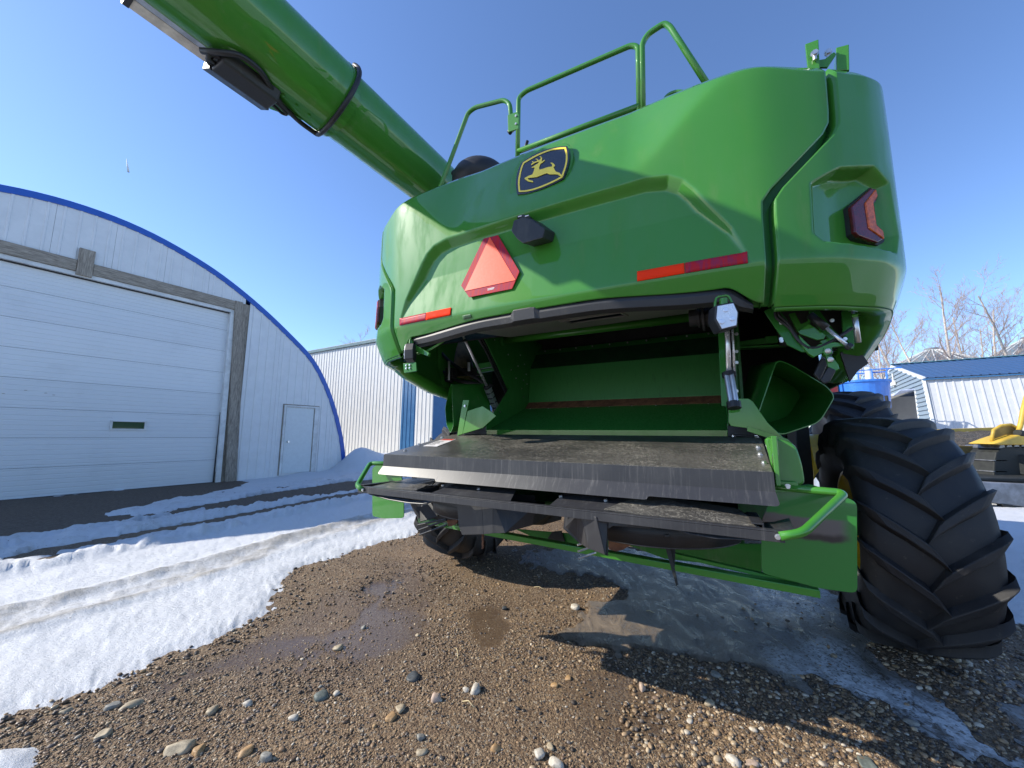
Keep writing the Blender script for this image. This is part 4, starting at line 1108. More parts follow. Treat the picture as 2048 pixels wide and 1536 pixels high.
def prism(w0, w1, cs):
    V = [ring_pt(w, radians(a), AR + r) for w in (w0, w1) for a, r in cs]; n = len(cs)
    return V, [tuple(range(n)), tuple(reversed(range(n, 2 * n)))] + [(i, n + i, n + (i + 1) % n, (i + 1) % n) for i in range(n)]
wr0 = wt(478, 180, .04); wr1 = wt(262, 8, .05)
obj('light_rail_web', prism(wr0 - .04, wr1, [(-117, .002), (-126, .028), (-134, .028), (-134, .0)]), simple('grey_blue_profile', (.40, .46, .56), .35, .0, coat=.3), ag, bevel=.002)
obj('light_rail', prism(wr0, wr1, [(-126.5, .030), (-134, .085), (-140, .085), (-136, .028)]), simple('pale_profile', (.62, .59, .55), .5), ag, bevel=.002)
obj('rail_end_cap', prism(wr1, wr1 - .03, [(-117, .0), (-134, .09), (-141, .09), (-136, .0)]), M_blackmetal, ag)
obj('control_box', prism(wb0, wb1, [(-88, .004), (-94, .085), (-116, .120), (-124, .03)]), M_plastic, ag, bevel=.014, seg=3)
obj('control_box_lid', prism(wb0 + .01, wb1 - .01, [(-115, .116), (-133, .135), (-138, .06), (-124, .03)]), M_blackmetal, ag, bevel=.006)
obj('white_cap', rod(ring_pt(wr0 + .02, radians(-136), AR + .06), ring_pt(wr0 + .05, radians(-137), AR + .07), .022, 12), M_white_ink, ag, bevel=.005)
for k, (a0, a1, a2) in enumerate(((-112, -104, -100), (-118, -110, -106), (-124, -116, -104))):
    obj('cable_loop', tube([ring_pt(wb1 + .03, radians(a0), AR + .07), ring_pt(wb1 - .06 + .015 * k, radians(a1), AR + .09), ring_pt(wb1 - .03, radians(a2), AR + .04), ring_pt(wb1 + .08, radians(-101), AR + .05)], .014, 8, .12), M_rubberhose, ag, smooth=True)
obj('cable_loop', tube([ring_pt(wb0 - .02, radians(-112), AR + .06), ring_pt(wb0 + .10, radians(-118), AR + .07), ring_pt(wb0 + .13, radians(-114), AR + .06), ring_pt(wb0 + .0, radians(-104), AR + .05)], .011, 8, .1), M_rubberhose, ag, smooth=True)
wk = wt(600, 240, .0)
br = [ring_pt(wb0 + .0, radians(-128), AR + .085), ring_pt(wb0 + .05, radians(-131), AR + .08), ring_pt(wk, radians(-131), AR + .01), ring_pt(wk, radians(-118), AR + .006), ring_pt(wb0 + .03, radians(-112), AR + .03)]
obj('light_bracket', plate(br, .012, (.3, 0, -1)), M_green, ag)
obj('light_bracket', plate([br[1], br[2], ring_pt(wk, radians(-137), AR + .01), ring_pt(wb0 + .05, radians(-138), AR + .06)], .010, (.3, 0, .5)), M_green, ag)
for k in range(3):
    w_ = wb0 + .02 + k * (wk - wb0) * .4
    obj('bolt', bolt(ring_pt(w_, radians(-92), AR + .014), (cos(radians(-92)), 0, sin(radians(-92))), .016, .014), M_green, ag)
# ================================================================== THE YARD
def vnoise(x, y, seed=0):
    xi = np.floor(x).astype(np.int64); yi = np.floor(y).astype(np.int64)
    fx = x - xi; fy = y - yi; fx = fx * fx * (3 - 2 * fx); fy = fy * fy * (3 - 2 * fy)
    def h(a, b):
        n = (a * 374761393 + b * 668265263 + seed * 1442695041) & 0xffffffff
        n = ((n ^ (n >> 13)) * 1274126177) & 0xffffffff
        return ((n ^ (n >> 16)) & 0xffff) / 65535.0
    return (h(xi, yi) * (1 - fx) + h(xi + 1, yi) * fx) * (1 - fy) + (h(xi, yi + 1) * (1 - fx) + h(xi + 1, yi + 1) * fx) * fy
def fbm(x, y, f=1.0, o=4, seed=0, g=.5):
    s = 0; a = 1; t = 0
    for k in range(o):
        s = s + a * vnoise(x * f + 17.3 * k, y * f - 9.1 * k, seed + k); t += a; a *= g; f *= 2.03
    return s / t
def gp(pts, z=0.0): return np.array([G(x, y, z)[:2] for x, y in pts])
EDGE = [(0, 1452), (60, 1438), (112, 1418), (200, 1385), (270, 1352), (350, 1318), (430, 1292), (480, 1262), (530, 1240), (574, 1220), (582, 1206), (570, 1190), (574, 1170), (600, 1145), (640, 1128), (700, 1112), (760, 1092), (820, 1080), (850, 1066)]
gv = np.vstack([gp([(-900, 1620)]), gp(EDGE), gp([(900, 1060), (1000, 1040), (1150, 1020)]),
                [[2.0, 7.4], [3.5, 6.0]], gp([(1650, 1150), (1800, 1215), (2048, 1255), (2500, 1340)]), [[7, 1.5], [8, -6], [-8, -6]]])
PADG = np.vstack([gp([(492, 967), (420, 985), (300, 1008), (222, 1026), (270, 1037), (330, 1030), (180, 1052), (60, 1072), (-60, 1092)]), [[-12.5, 5.0], [-16, 3.0], [-14.5, 1.0]], [[-14.2, 2.0]], gp([(0, 1002), (433, 964), (470, 962)])])
ST = [gp([(60, 1110), (200, 1083), (330, 1056), (430, 1037), (560, 1014), (640, 1004), (520, 1030), (400, 1052), (250, 1082), (110, 1112)]),
      gp([(350, 1022), (470, 1000), (600, 978), (700, 964), (740, 968), (700, 982), (640, 990), (540, 1003), (440, 1018)]),
      gp([(560, 985), (640, 975), (720, 962), (730, 972), (650, 990), (580, 996)]),
      gp([(480, 1158), (560, 1130), (600, 1122), (560, 1136), (500, 1158)])]
ICE = gp([(1035, 1105), (1120, 1095), (1290, 1100), (1400, 1112), (1523, 1140), (1640, 1168), (1700, 1200), (1668, 1240), (1760, 1300), (1836, 1378), (1910, 1412), (1990, 1468), (2015, 1530), (1940, 1515), (1850, 1480), (1770, 1440), (1680, 1405), (1600, 1385), (1540, 1372), (1500, 1348), (1440, 1330), (1380, 1308), (1330, 1292), (1180, 1300), (1110, 1270), (1140, 1235), (1195, 1215), (1250, 1190), (1200, 1160), (1120, 1150)])
ICE2 = [gp([(1690, 1245), (1760, 1262), (1860, 1300), (1900, 1318), (1850, 1325), (1740, 1300), (1680, 1275)]), gp([(1915, 1412), (1985, 1420), (1995, 1445), (1940, 1448)]), gp([(1990, 1378), (2060, 1385), (2060, 1400), (2000, 1395)]), gp([(1895, 1345), (1920, 1350), (1915, 1362), (1890, 1360)]), gp([(1960, 1398), (2060, 1430), (2060, 1470), (2000, 1440)]), gp([(2000, 1480), (2060, 1490), (2060, 1530), (2010, 1510)])]
FROST = [gp([(1450, 1125), (1660, 1180), (1655, 1235), (1560, 1245), (1500, 1200)]), gp([(1600, 1290), (1680, 1300), (1800, 1390), (1990, 1480), (2000, 1515), (1850, 1460), (1700, 1400), (1560, 1340)]), gp([(1280, 1112), (1400, 1122), (1390, 1140), (1300, 1135)])]
def sd(P, X, Y): return sd_poly(P, X, Y)
def ground_z(X, Y):
    z = (fbm(X, Y, .7, 3, 3) - .5) * .05 + (fbm(X, Y, 5.0, 3, 9) - .5) * .012
    far = np.hypot(X, Y)
    for su in (-1.72, 1.72):
        cx = OX + UR[0] * su + WR[0] * 1.62; cy = OY + UR[1] * su + WR[1] * 1.62
        z = z * (1 - .6 * np.exp(-((X - cx) ** 2 + (Y - cy) ** 2) / .5)) + .050 * np.exp(-((X - cx) ** 2 + (Y - cy) ** 2) / .85 ** 2)
    return z * np.clip(far / 2.5, .35, 1) - .004
def masks(X, Y):
    wob = (fbm(X, Y, 2.2, 4, 21) - .5)
    fine = (fbm(X, Y, 9.0, 4, 31) - .5)
    ice = sd(ICE, X, Y)
    for p in ICE2: ice = np.maximum(ice, sd(p, X, Y))
    ice = np.clip((ice + .50 * wob + .26 * fine) / .06 + .3, 0, 1)
    # smoother, wetter ground (meltwater seeps)
    w1 = sd(gp([(545, 1340), (590, 1262), (650, 1200), (740, 1175), (830, 1130), (845, 1200), (800, 1290), (720, 1330), (640, 1345)]), X, Y)
    w2 = sd(gp([(925, 1225), (960, 1205), (1010, 1210), (1040, 1260), (1010, 1300), (950, 1300)]), X, Y)
    w3 = sd(gp([(230, 1410), (330, 1340), (430, 1310), (560, 1255), (600, 1300), (450, 1350), (300, 1420)]), X, Y)
    w4 = sd(gp([(1200, 1330), (1330, 1350), (1420, 1400), (1350, 1500), (1200, 1480), (1130, 1400)]), X, Y)
    wet = np.clip((w1 - .10 + 1.1 * (fbm(X, Y, 3.4, 4, 44) - .50)) / .13, 0, 1) * .9
    wet = np.maximum(wet, .45 * np.clip((w1 + .25 + .5 * wob) / .3, 0, 1))
    wet = np.maximum(wet, .9 * np.clip((w2 + .12 * fine) / .07, 0, 1))
    wet = np.maximum(wet, .8 * np.clip((w3 + .35 * wob) / .10, 0, 1))
    wet = np.maximum(wet, .6 * np.clip((w4 + .45 * wob) / .15, 0, 1))
    return ice, wet * (1 - ice)
def polar(r0, r1, nr, dense, nd, ns, name):
    """polar sheet, finer towards -Y..+Y front arc"""
    a = np.concatenate([np.linspace(dense[0], dense[1], nd, endpoint=False), np.linspace(dense[1], dense[0] + 2 * pi, ns, endpoint=False)])
    r = np.geomspace(r0, r1, nr)
    A, R = np.meshgrid(a, r)
    return R * np.sin(A), R * np.cos(A), len(a), nr
def grid_mesh(name, X, Y, Zz, na, nr, mat, wrap=True, attrs={}, smooth=True, keep=None):
    V = np.stack([X, Y, Zz], -1).reshape(-1, 3)
    i, j = np.meshgrid(np.arange(na if wrap else na - 1), np.arange(nr - 1))
    i = i.ravel(); j = j.ravel(); i2 = (i + 1) % na
    F = np.stack([j * na + i, (j + 1) * na + i, (j + 1) * na + i2, j * na + i2], -1)
    if keep is not None:
        kv = keep.ravel(); F = F[kv[F].any(1)]
        used = np.unique(F); mp = -np.ones(len(V), int); mp[used] = np.arange(len(used)); V = V[used]; F = mp[F]
        attrs = {k: v.ravel()[used] for k, v in attrs.items()}
    me = bpy.data.meshes.new(name)
    me.vertices.add(len(V)); me.vertices.foreach_set('co', V.astype(np.float32).ravel())
    me.loops.add(F.size); me.loops.foreach_set('vertex_index', F.astype(np.int32).ravel())
    me.polygons.add(len(F)); me.polygons.foreach_set('loop_start', np.arange(0, F.size, 4, dtype=np.int32))
    me.polygons.foreach_set('loop_total', np.full(len(F), 4, np.int32))
    me.polygons.foreach_set('use_smooth', np.ones(len(F), bool))
    me.update(calc_edges=True); me.validate()
    for k, v in attrs.items():
        at = me.attributes.new(k, 'FLOAT', 'POINT'); at.data.foreach_set('value', np.ascontiguousarray(v, np.float32).ravel())
    me.materials.append(mat)
    o = bpy.data.objects.new(name, me); COL.objects.link(o)
    return o
# --- yard gravel material
gm = Mat('wet_gravel', (0.15, 0.11, 0.07), 0.8)
gv_ = gm.map((1, 1, 1))
ca = gm.voro(95, 'F1', gv_, 'Color'); sepc = gm.N.new('ShaderNodeSeparateColor'); gm.lk(ca, sepc.inputs[0])
cb1 = gm.voro(210, 'F1', gv_, 'Color'); sepb = gm.N.new('ShaderNodeSeparateColor'); gm.lk(cb1, sepb.inputs[0])
big = gm.noise(1.3, 5, .6, vec=gv_)
basec = gm.mix(gm.ramp(big, .38, .62), (0.110, 0.066, 0.036), (0.190, 0.118, 0.062))
basec = gm.mix(gm.ramp(sepc.outputs[0], .2, .95, 0, .75), basec, (0.32, 0.225, 0.13))
basec = gm.mix(gm.ramp(sepb.outputs[1], .35, 1., 0, .6), basec, (0.036, 0.027, 0.020))
basec = gm.mix(gm.ramp(sepc.outputs[2], .90, .97, 0, .8), basec, (0.32, 0.27, 0.20))
far_ = gm.attr('farness')
basec = gm.mix(far_, basec, gm.mix(gm.ramp(gm.noise(22, 6, .8, vec=gv_), .35, .7), (0.078, 0.053, 0.035), (0.175, 0.130, 0.092)))
wet_ = gm.attr('wet'); ice_ = gm.attr('ice')
basec = gm.mix(gm.math('MULTIPLY', wet_, .80), basec, (0.085, 0.060, 0.042))
i1 = gm.noise(3.4, 9, .76, .9, vec=gm.map((2.2, .95, 1), (0, 0, -.25))); i2 = gm.noise(26, 7, .75, vec=gv_)
warm = gm.attr('warm')
ibr = gm.noise(5.5, 10, .78, 1.0, vec=gm.map((1.8, 1.0, 1), (0, 0, -.25)))
ice_ = gm.ramp(gm.math('ADD', gm.math('MULTIPLY', ice_, 1.25), gm.math('MULTIPLY', gm.math('SUBTRACT', ibr, .5), 2.2)), .50, .60)
icec = gm.mix(gm.ramp(i1, .40, .56), (0.070, 0.056, 0.042), (0.21, 0.20, 0.185))
icec = gm.mix(gm.ramp(gm.math('ADD', i1, gm.math('MULTIPLY', gm.attr('frost'), .16)), .54, .66, 0, .55), icec, (0.42, 0.44, 0.46))
icec = gm.mix(gm.math('MULTIPLY', gm.attr('frost'), gm.ramp(i2, .42, .60, .15, 1)), icec, (0.66, 0.68, 0.70))
icec = gm.mix(gm.ramp(sepc.outputs[1], .80, .90, 0, .8), icec, (0.10, 0.075, 0.05))
icew = gm.mix(gm.ramp(i1, .36, .66), (0.10, 0.070, 0.042), (0.26, 0.20, 0.14))
icec = gm.mix(gm.math('MULTIPLY', warm, .85), icec, icew)
gm.base(gm.mix(ice_, basec, icec))
r_ = gm.ramp(wet_, 0, 1, .78, .16)
n_ = gm.N.new('ShaderNodeMix'); n_.data_type = 'FLOAT'; gm.lk(ice_, n_.inputs[0]); gm.lk(r_, n_.inputs[2]); gm.lk(gm.ramp(i1, .35, .6, .18, .50), n_.inputs[3])
gm.rgh(n_.outputs[0])
peb = gm.voro(95, 'SMOOTH_F1', gv_); peb2 = gm.voro(230, 'F1', gv_)
hh_ = gm.math('ADD', gm.math('MULTIPLY', peb, -1.0), gm.math('MULTIPLY', peb2, -.4))
dry = gm.math('MULTIPLY', gm.math('SUBTRACT', 1.0, gm.math('MULTIPLY', wet_, .93)), gm.math('SUBTRACT', 1.0, gm.math('MULTIPLY', ice_, .97)))
gm.bump(gm.math('MULTIPLY', hh_, dry), .9, .010)
gm.bump(gm.math('MULTIPLY', gm.math('ADD', i1, gm.math('MULTIPLY', i2, .6)), ice_), .6, .02)
X, Y, na, nr = polar(.35, 900, 420, (radians(-75), radians(75)), 760, 160, 'ground')
ice, wet = masks(X, Y)
warm = np.clip((1.75 - X) / .5, 0, 1) * np.clip((4.0 - Y) / .6 + .4, 0, 1)
fr = np.clip((np.hypot(X, Y) - 6.5) / 2.5, 0, 1)
fro = np.full(X.shape, -9.)
for q_ in FROST: fro = np.maximum(fro, sd(q_, X, Y))
fro = np.clip(fro / .18 + .55 + 1.8 * (fbm(X, Y, 5, 4, 71) - .5), 0, 1)
padm = np.clip(sd(PADG, X, Y) / .3 + .8, 0, 1)
Zg = ground_z(X, Y)
Zg = Zg * (1 - .8 * wet) * (1 - .5 * ice) - .006 * wet + .012 * ice * (.5 + fbm(X, Y, 6, 3, 77))
Zg = np.where(np.hypot(X, Y) > 60, 0, Zg)
ground = grid_mesh('ground', X, Y, Zg, na, nr, gm.m, attrs={'ice': ice, 'wet': wet, 'farness': np.maximum(fr, padm), 'warm': warm, 'frost': fro})
tag(ground, kind='structure')

# --- snow
sn = Mat('old_snow', (0.80, 0.82, 0.85), 0.6)
dirtn = sn.noise(1.6, 7, .7, vec=sn.map((1, 1, 1)))
sd_ = sn.attr('dirt')
gran = sn.noise(90, 5, .7)
c0 = sn.mix(sn.ramp(dirtn, .45, .75, 0, .25), (0.61, 0.615, 0.625), (0.48, 0.475, 0.455))
c0 = sn.mix(sn.ramp(sn.math('ADD', sd_, sn.math('MULTIPLY', sn.math('SUBTRACT', sn.noise(18, 7, .8), .5), .9)), .35, .95, 0, .85), c0, (0.30, 0.275, 0.235))
vs_ = sn.voro(34, 'F1'); vc_ = sn.voro(34, 'F1', None, 'Color'); vsep = sn.N.new('ShaderNodeSeparateColor'); sn.lk(vc_, vsep.inputs[0])
spk = sn.math('MULTIPLY', sn.ramp(vs_, .10, .22, 1, 0), sn.ramp(vsep.outputs[0], .80, .90))
spk = sn.math('MULTIPLY', spk, sn.ramp(sd_, 0, .4, .25, 1))
c0 = sn.mix(spk, c0, (.12, .09, .065))
sn.base(c0); sn.rgh(sn.ramp(gran, .3, .7, .45, .75))
sn.b.inputs['Subsurface Weight'].default_value = 0.0
sn.bump(gran, .45, .006); sn.bump(sn.noise(9, 8, .7, vec=sn.map((1, 2.2, 1), (0, 0, 1.17))), .5, .03); sn.bump(sn.noise(38, 6, .75), .5, .012)
lane = (G(700, 1000) - G(0, 1140))[:2]; lane /= np.linalg.norm(lane); perp = np.array([-lane[1], lane[0]])
X, Y, na, nr = polar(1.0, 700, 460, (radians(-66), radians(66)), 900, 120, 'snow')
al = X * lane[0] + Y * lane[1]; ac = X * perp[0] + Y * perp[1]
sG = -sd(gv, X, Y)
sP = -sd(PADG, X, Y)
wob = (fbm(X, Y, 1.6, 4, 5) - .5); fine = (fbm(X, Y, 7, 4, 6) - .5); ffine = fbm(X, Y, 26, 3, 8) - .5
e1 = sG + .10 * wob + .15 * fine + .12 * ffine
e2 = sP + .5 * wob + .25 * fine
streak = fbm(al * .35, ac * 2.4, 1.0, 4, 51)
chop = fbm(al * 2.0, ac * 5.0, 1.0, 4, 52)
e3 = np.full(X.shape, 9.)
e3 = e3 + .35 * (streak - .5) + .5 * (chop - .5)
near = np.minimum(e1, e2)
T = .034 * sstep(near, -.02, .22)
dist = np.hypot(X, Y)
# ruts and ploughed ridges in the travelled strip
b0 = (G(0, 1140)[:2]) @ perp
q = ac - b0
far_f = 1 - sstep(al, 9, 16)
chop2 = fbm(al * 5.5, ac * 8.0, 1.0, 4, 53); chop3 = fbm(al * 1.1, ac * 6.0, 1.0, 3, 54)
wq = .30 * (streak - .5) + .10 * (chop3 - .5)
def band(c, w_, qq): return np.exp(-((qq - c) / w_) ** 2)
qq = q + wq
near_ok = sstep(sG, .25, .8)
zone = sstep(qq, -.45, -.2) * (1 - sstep(qq, 3.2, 4.2)) * near_ok
rut2 = sstep(qq, -2.15, -2.0) * (1 - sstep(qq, -1.55, -1.35)) * near_ok * far_f
T = T + near_ok * far_f * (.060 * band(-.12, .13, qq) * (.1 + 1.8 * chop2) + .045 * band(.95, .20, qq) * (.1 + 1.7 * chop2) + .035 * band(1.35, .15, qq) * (.1 + 1.7 * chop2) + .04 * band(2.35, .2, qq) * (.3 + 1.3 * chop))
T = T + zone * far_f * (.05 * (chop2 - .5) + .04 * (chop3 - .5)) * 1.6
T = T + rut2 * (.018 + .024 * (chop3 - .5) + .045 * (chop2 - .5)) + near_ok * far_f * (-.016 * band(-1.72, .12, qq) + .020 * band(-1.50, .07, qq) + .014 * band(-2.04, .06, qq))
mud = np.maximum(band(.50, .17, qq) * sstep(al, 1.6, 2.2) * (1 - sstep(al, 6.0, 8.5)), band(1.75, .30, qq) * sstep(al, 3.4, 4.4) * (1 - sstep(al, 12, 16)))
mud = np.maximum(mud, .8 * band(1.2, .06, qq) * sstep(al, 2.4, 3.4)) * near_ok
for q_ in ST[1:3]: mud = np.maximum(mud, sstep(sd(q_, X, Y), -.25, .05))
mk = sstep(mud + (1.3 * (chop2 - .5) + .8 * (chop3 - .5) + .5 * ffine) * sstep(mud, .10, .45), .30, .58)
T = T - (.10 + .0 * T) * mk * (near > .02)
e3 = .3 - mk
T = T + .018 * fine * sstep(near, .05, .5) + .010 * ffine * sstep(near, 0, .3)
# heaps along the arch-roofed shop's right end and between the sheds
def heap(px, py, r, h, zz=0.0):
    c = G(px, py)[:2]; return h * np.exp(-(((X - c[0]) ** 2 + (Y - c[1]) ** 2) / r ** 2))
def heapw(x, y, r, h): return h * np.exp(-(((X - x) ** 2 + (Y - y) ** 2) / r ** 2))
T = T + heapw(-5.45, 13.75, .62, .55) + heapw(-4.6, 14.7, 1.2, .55) + heapw(-4.9, 13.4, .6, .15) + heapw(-6.6, 12.4, .5, .08) + heapw(-3.4, 15.6, 1.0, .22)
T = T + heapw(6.5, 3.6, .6, .12)
T = T - .10 * (near < -.03) - .05 * (near < .0)
T = np.where(dist < 3.5, T - .0, T)
Zs = ground_z(X, Y) + T - .012
Zs = np.where(dist > 60, .05, Zs)
# little isolated patch bottom left
pt = gp([(-80, 1500), (60, 1478), (100, 1492), (92, 1530), (40, 1560), (-100, 1600)])
e4 = sd(pt, X, Y) + .12 * fine
Zs = np.maximum(Zs, ground_z(X, Y) - .02 + .05 * sstep(e4, -.03, .15) - .03 * (e4 < -.04))
dirt = zone * far_f * (.42 + .5 * (chop2 - .5)) * (1 - .6 * band(-.1, .2, qq)) + rut2 * (.70 + .8 * (chop3 - .5) + .6 * (chop2 - .5))
dirt = np.maximum(dirt, .34 * band(-.1, .16, qq) * near_ok * far_f)
dirt = np.maximum(dirt, .8 * sstep(mud + .9 * (chop2 - .5), .15, .6))
dirt = np.maximum(dirt, .32 * (1 - sstep(near, .0, .08))); dirt = np.clip(dirt, 0, 1)
far_keep = (Zs > ground_z(X, Y) - .06) | (dist > 40)
# where snow would dive under the gravel it is dropped altogether
snow = grid_mesh('snow', X, Y, Zs, na, nr, sn.m, attrs={'dirt': dirt}, keep=far_keep)
tag(snow, kind='structure')

# --- loose gravel
tmpl1 = ico(1); tmpl2 = ico(2)
pm = Mat('pebble_stone', (0.25, 0.2, 0.14), 0.55)
pc = pm.attr('Col', 'Color'); pn = pm.noise(45, 6, .7)
mx = pm.N.new('ShaderNodeMix'); mx.data_type = 'RGBA'; mx.blend_type = 'MULTIPLY'; mx.inputs[0].default_value = 1
pm.lk(pc, mx.inputs[6]); pm.lk(pm.mix(pm.ramp(pn, .3, .7), (.70, .70, .70), (1.15, 1.12, 1.08)), mx.inputs[7])
pm.base(mx.outputs[2]); pm.rgh(pm.ramp(pn, .35, .65, .30, .72)); pm.bump(pm.noise(120, 5), .25, .002)
M_pebble = pm.m
PAL = np.array([(0.145, .094, .055), (.22, .145, .082), (.30, .21, .125), (.40, .31, .20), (.075, .058, .045), (.05, .045, .042), (.15, .125, .105), (.27, .18, .09), (.48, .42, .33), (.20, .14, .10)])
PW = np.array([.20, .20, .15, .07, .12, .07, .09, .05, .02, .03]); PW /= PW.sum()
def pebbles(name, px, py, size, tmpl, sink=.30, jag=.22):
    TV, TF = tmpl; n = len(px); m = len(TV)
    sc = size[:, None] * RNG.uniform([.75, .55, .35], [1.25, .95, .70], (n, 3))
    jit = 1 + RNG.uniform(-jag, jag, (n, m, 1))
    V = TV[None] * jit * sc[:, None, :]
    a = RNG.uniform(0, 2 * pi, n); b = RNG.normal(0, .25, n)
    ca, sa, cb_, sb = np.cos(a), np.sin(a), np.cos(b), np.sin(b)
    x = V[..., 0]; y = V[..., 1] * cb_[:, None] - V[..., 2] * sb[:, None]; z = V[..., 1] * sb[:, None] + V[..., 2] * cb_[:, None]
    X_ = x * ca[:, None] - y * sa[:, None] + px[:, None]; Y_ = x * sa[:, None] + y * ca[:, None] + py[:, None]
    gz = ground_z(px, py)
    Z_ = z + (gz + sc[:, 2] * (1 - sink * 2) * .6)[:, None]
    V = np.stack([X_, Y_, Z_], -1).reshape(-1, 3)
    F = (TF[None] + (np.arange(n) * m)[:, None, None]).reshape(-1, 3)
    me = bpy.data.meshes.new(name)
    me.vertices.add(len(V)); me.vertices.foreach_set('co', V.astype(np.float32).ravel())
    me.loops.add(F.size); me.loops.foreach_set('vertex_index', F.astype(np.int32).ravel())
    me.polygons.add(len(F)); me.polygons.foreach_set('loop_start', np.arange(0, F.size, 3, dtype=np.int32)); me.polygons.foreach_set('loop_total', np.full(len(F), 3, np.int32))
    me.polygons.foreach_set('use_smooth', np.ones(len(F), bool))
    me.update(calc_edges=True)
    c = PAL[RNG.choice(len(PAL), n, p=PW)] * RNG.uniform(.75, 1.25, (n, 1))
    col = np.ones((n, m, 4)); col[..., :3] = c[:, None, :]
    at = me.attributes.new('Col', 'FLOAT_COLOR', 'POINT'); at.data.foreach_set('color', col.astype(np.float32).ravel())
    me.materials.append(M_pebble)
    o = bpy.data.objects.new(name, me); COL.objects.link(o); return o
def scatter(n, rmin, rmax, smin, smax, pw=1.0, ang=(-60, 60), keepfn=None):
    a = np.radians(RNG.uniform(ang[0], ang[1], n)); r = rmin * (rmax / rmin) ** RNG.random(n) if pw == 0 else np.sqrt(RNG.uniform(rmin ** 2, rmax ** 2, n))
    x, y = r * np.sin(a), r * np.cos(a)
    ice, wet = masks(x, y); snowin = -sd(gv, x, y) + .04
    cl = fbm(x, y, 1.8, 3, 91)
    k = (snowin < -.02) & (RNG.random(n) > ice * .96) & (RNG.random(n) > wet * .88) & (RNG.random(n) < .35 + 1.3 * sstep(cl, .35, .62))
    s = smin * (smax / smin) ** (RNG.random(n) ** 2.4)
    return x[k], y[k], s[k]
x, y, s = scatter(44000, 1.35, 3.1, .0034, .0090)
tag(pebbles('fine_gravel', x, y, s, tmpl1), kind='stuff', label='fine wet brown gravel covering the yard')
x, y, s = scatter(30000, 2.4, 6.5, .006, .014)
tag(pebbles('fine_gravel', x, y, s, tmpl1), kind='stuff')
x, y, s = scatter(1500, 1.35, 4.0, .009, .018)
tag(pebbles('coarse_gravel', x, y, s, tmpl2, jag=.08), kind='stuff')
x, y, s = scatter(7000, 1.35, 2.9, .005, .013)
tag(pebbles('coarse_gravel', x, y, s, tmpl2, jag=.08, sink=.36), kind='stuff')
def edge_grit(n):
    k = RNG.integers(0, len(EDGE) - 1, n); t = RNG.random(n); E = np.array(EDGE, float); P = E[k] * (1 - t[:, None]) + E[k + 1] * t[:, None]
    g_ = np.array([G(a, b)[:2] for a, b in P]) + RNG.normal(0, .07, (n, 2)); return g_[:, 0], g_[:, 1], .004 + .012 * RNG.random(n) ** 3
x, y, s = edge_grit(900)
tag(pebbles('edge_grit', x, y, s, tmpl2, sink=-.15, jag=.1), kind='stuff')
# coarser, paler stones in the right-hand corner
def corner(n, smin, smax):
    u = RNG.random(n); x = RNG.uniform(.3, 4.2, n); y = RNG.uniform(.9, 3.3, n)
    ice, wet = masks(x, y); k = (x - .55 * y > -.6) & (RNG.random(n) > ice * .97) & (fbm(x, y, 2.5, 3, 15) > .36)
    return x[k], y[k], (smin * (smax / smin) ** (RNG.random(n) ** 1.5))[k]
PW = np.array([.10, .14, .20, .20, .05, .06, .10, .05, .10, .02]); PW /= PW.sum()
x, y, s = corner(12000, .006, .017)
tag(pebbles('coarse_gravel', x, y, s, tmpl2, jag=.07), kind='stuff')
# --- the stones one can pick out
def stone(px, py, wpx, col, label, flat=.6, jag=.10, asp=.75, rot=0.0):
    c = G(px, py); d = np.hypot(np.hypot(c[0], c[1]), EYE); fw = c[1] * cos(PIT) - EYE * sin(PIT); r = wpx / FPX * fw * .46 * (.85 if abs(px - 1024) > 500 else 1)
    TV, TF = ico(3 if wpx > 30 else 2)
    rs = np.random.default_rng(int(px * 7 + py))
    ph = rs.uniform(0, 10, 3)
    V = TV.copy()
    pw_ = rs.uniform(.55, .95); V = np.sign(V) * np.abs(V) ** pw_
    for _c in range(5):
        nn = rs.normal(0, 1, 3); nn /= np.linalg.norm(nn); dd_ = V @ nn; lim = rs.uniform(.55, .85); V = V - np.where(dd_ > lim, dd_ - lim, 0)[:, None] * nn * .9
    k = 1 + jag * (np.sin(V[:, 0] * 2.3 + ph[0]) + np.sin(V[:, 1] * 2.9 + ph[1]) + np.sin(V[:, 2] * 2.1 + ph[2])) + rs.uniform(-.02, .02, len(V))
    V = V * k[:, None] * np.array([r, r * asp, r * flat])
    R = np.array(Matrix.Rotation(rot + rs.uniform(-.3, .3), 3, 'Z')); V = V @ R.T
    M = simple('stone_' + str(int(px)), col, .6, 0, .25, 60, .25)
    o = obj('stone', (V, TF), M, None, smooth=True)
    z = float(ground_z(np.array([c[0]]), np.array([c[1]]))[0])
    o.location = (c[0], c[1], z + r * flat * .22)
    tag(o, label, 'stone', 'loose stones on the wet gravel')
    return o
TAN = (.36, .29, .19); GRY = (.22, .21, .18); WHT = (.47, .42, .34); DRK = (.055, .06, .06); GRN = (.12, .135, .115); ORG = (.36, .22, .10); PNK = (.42, .31, .23)
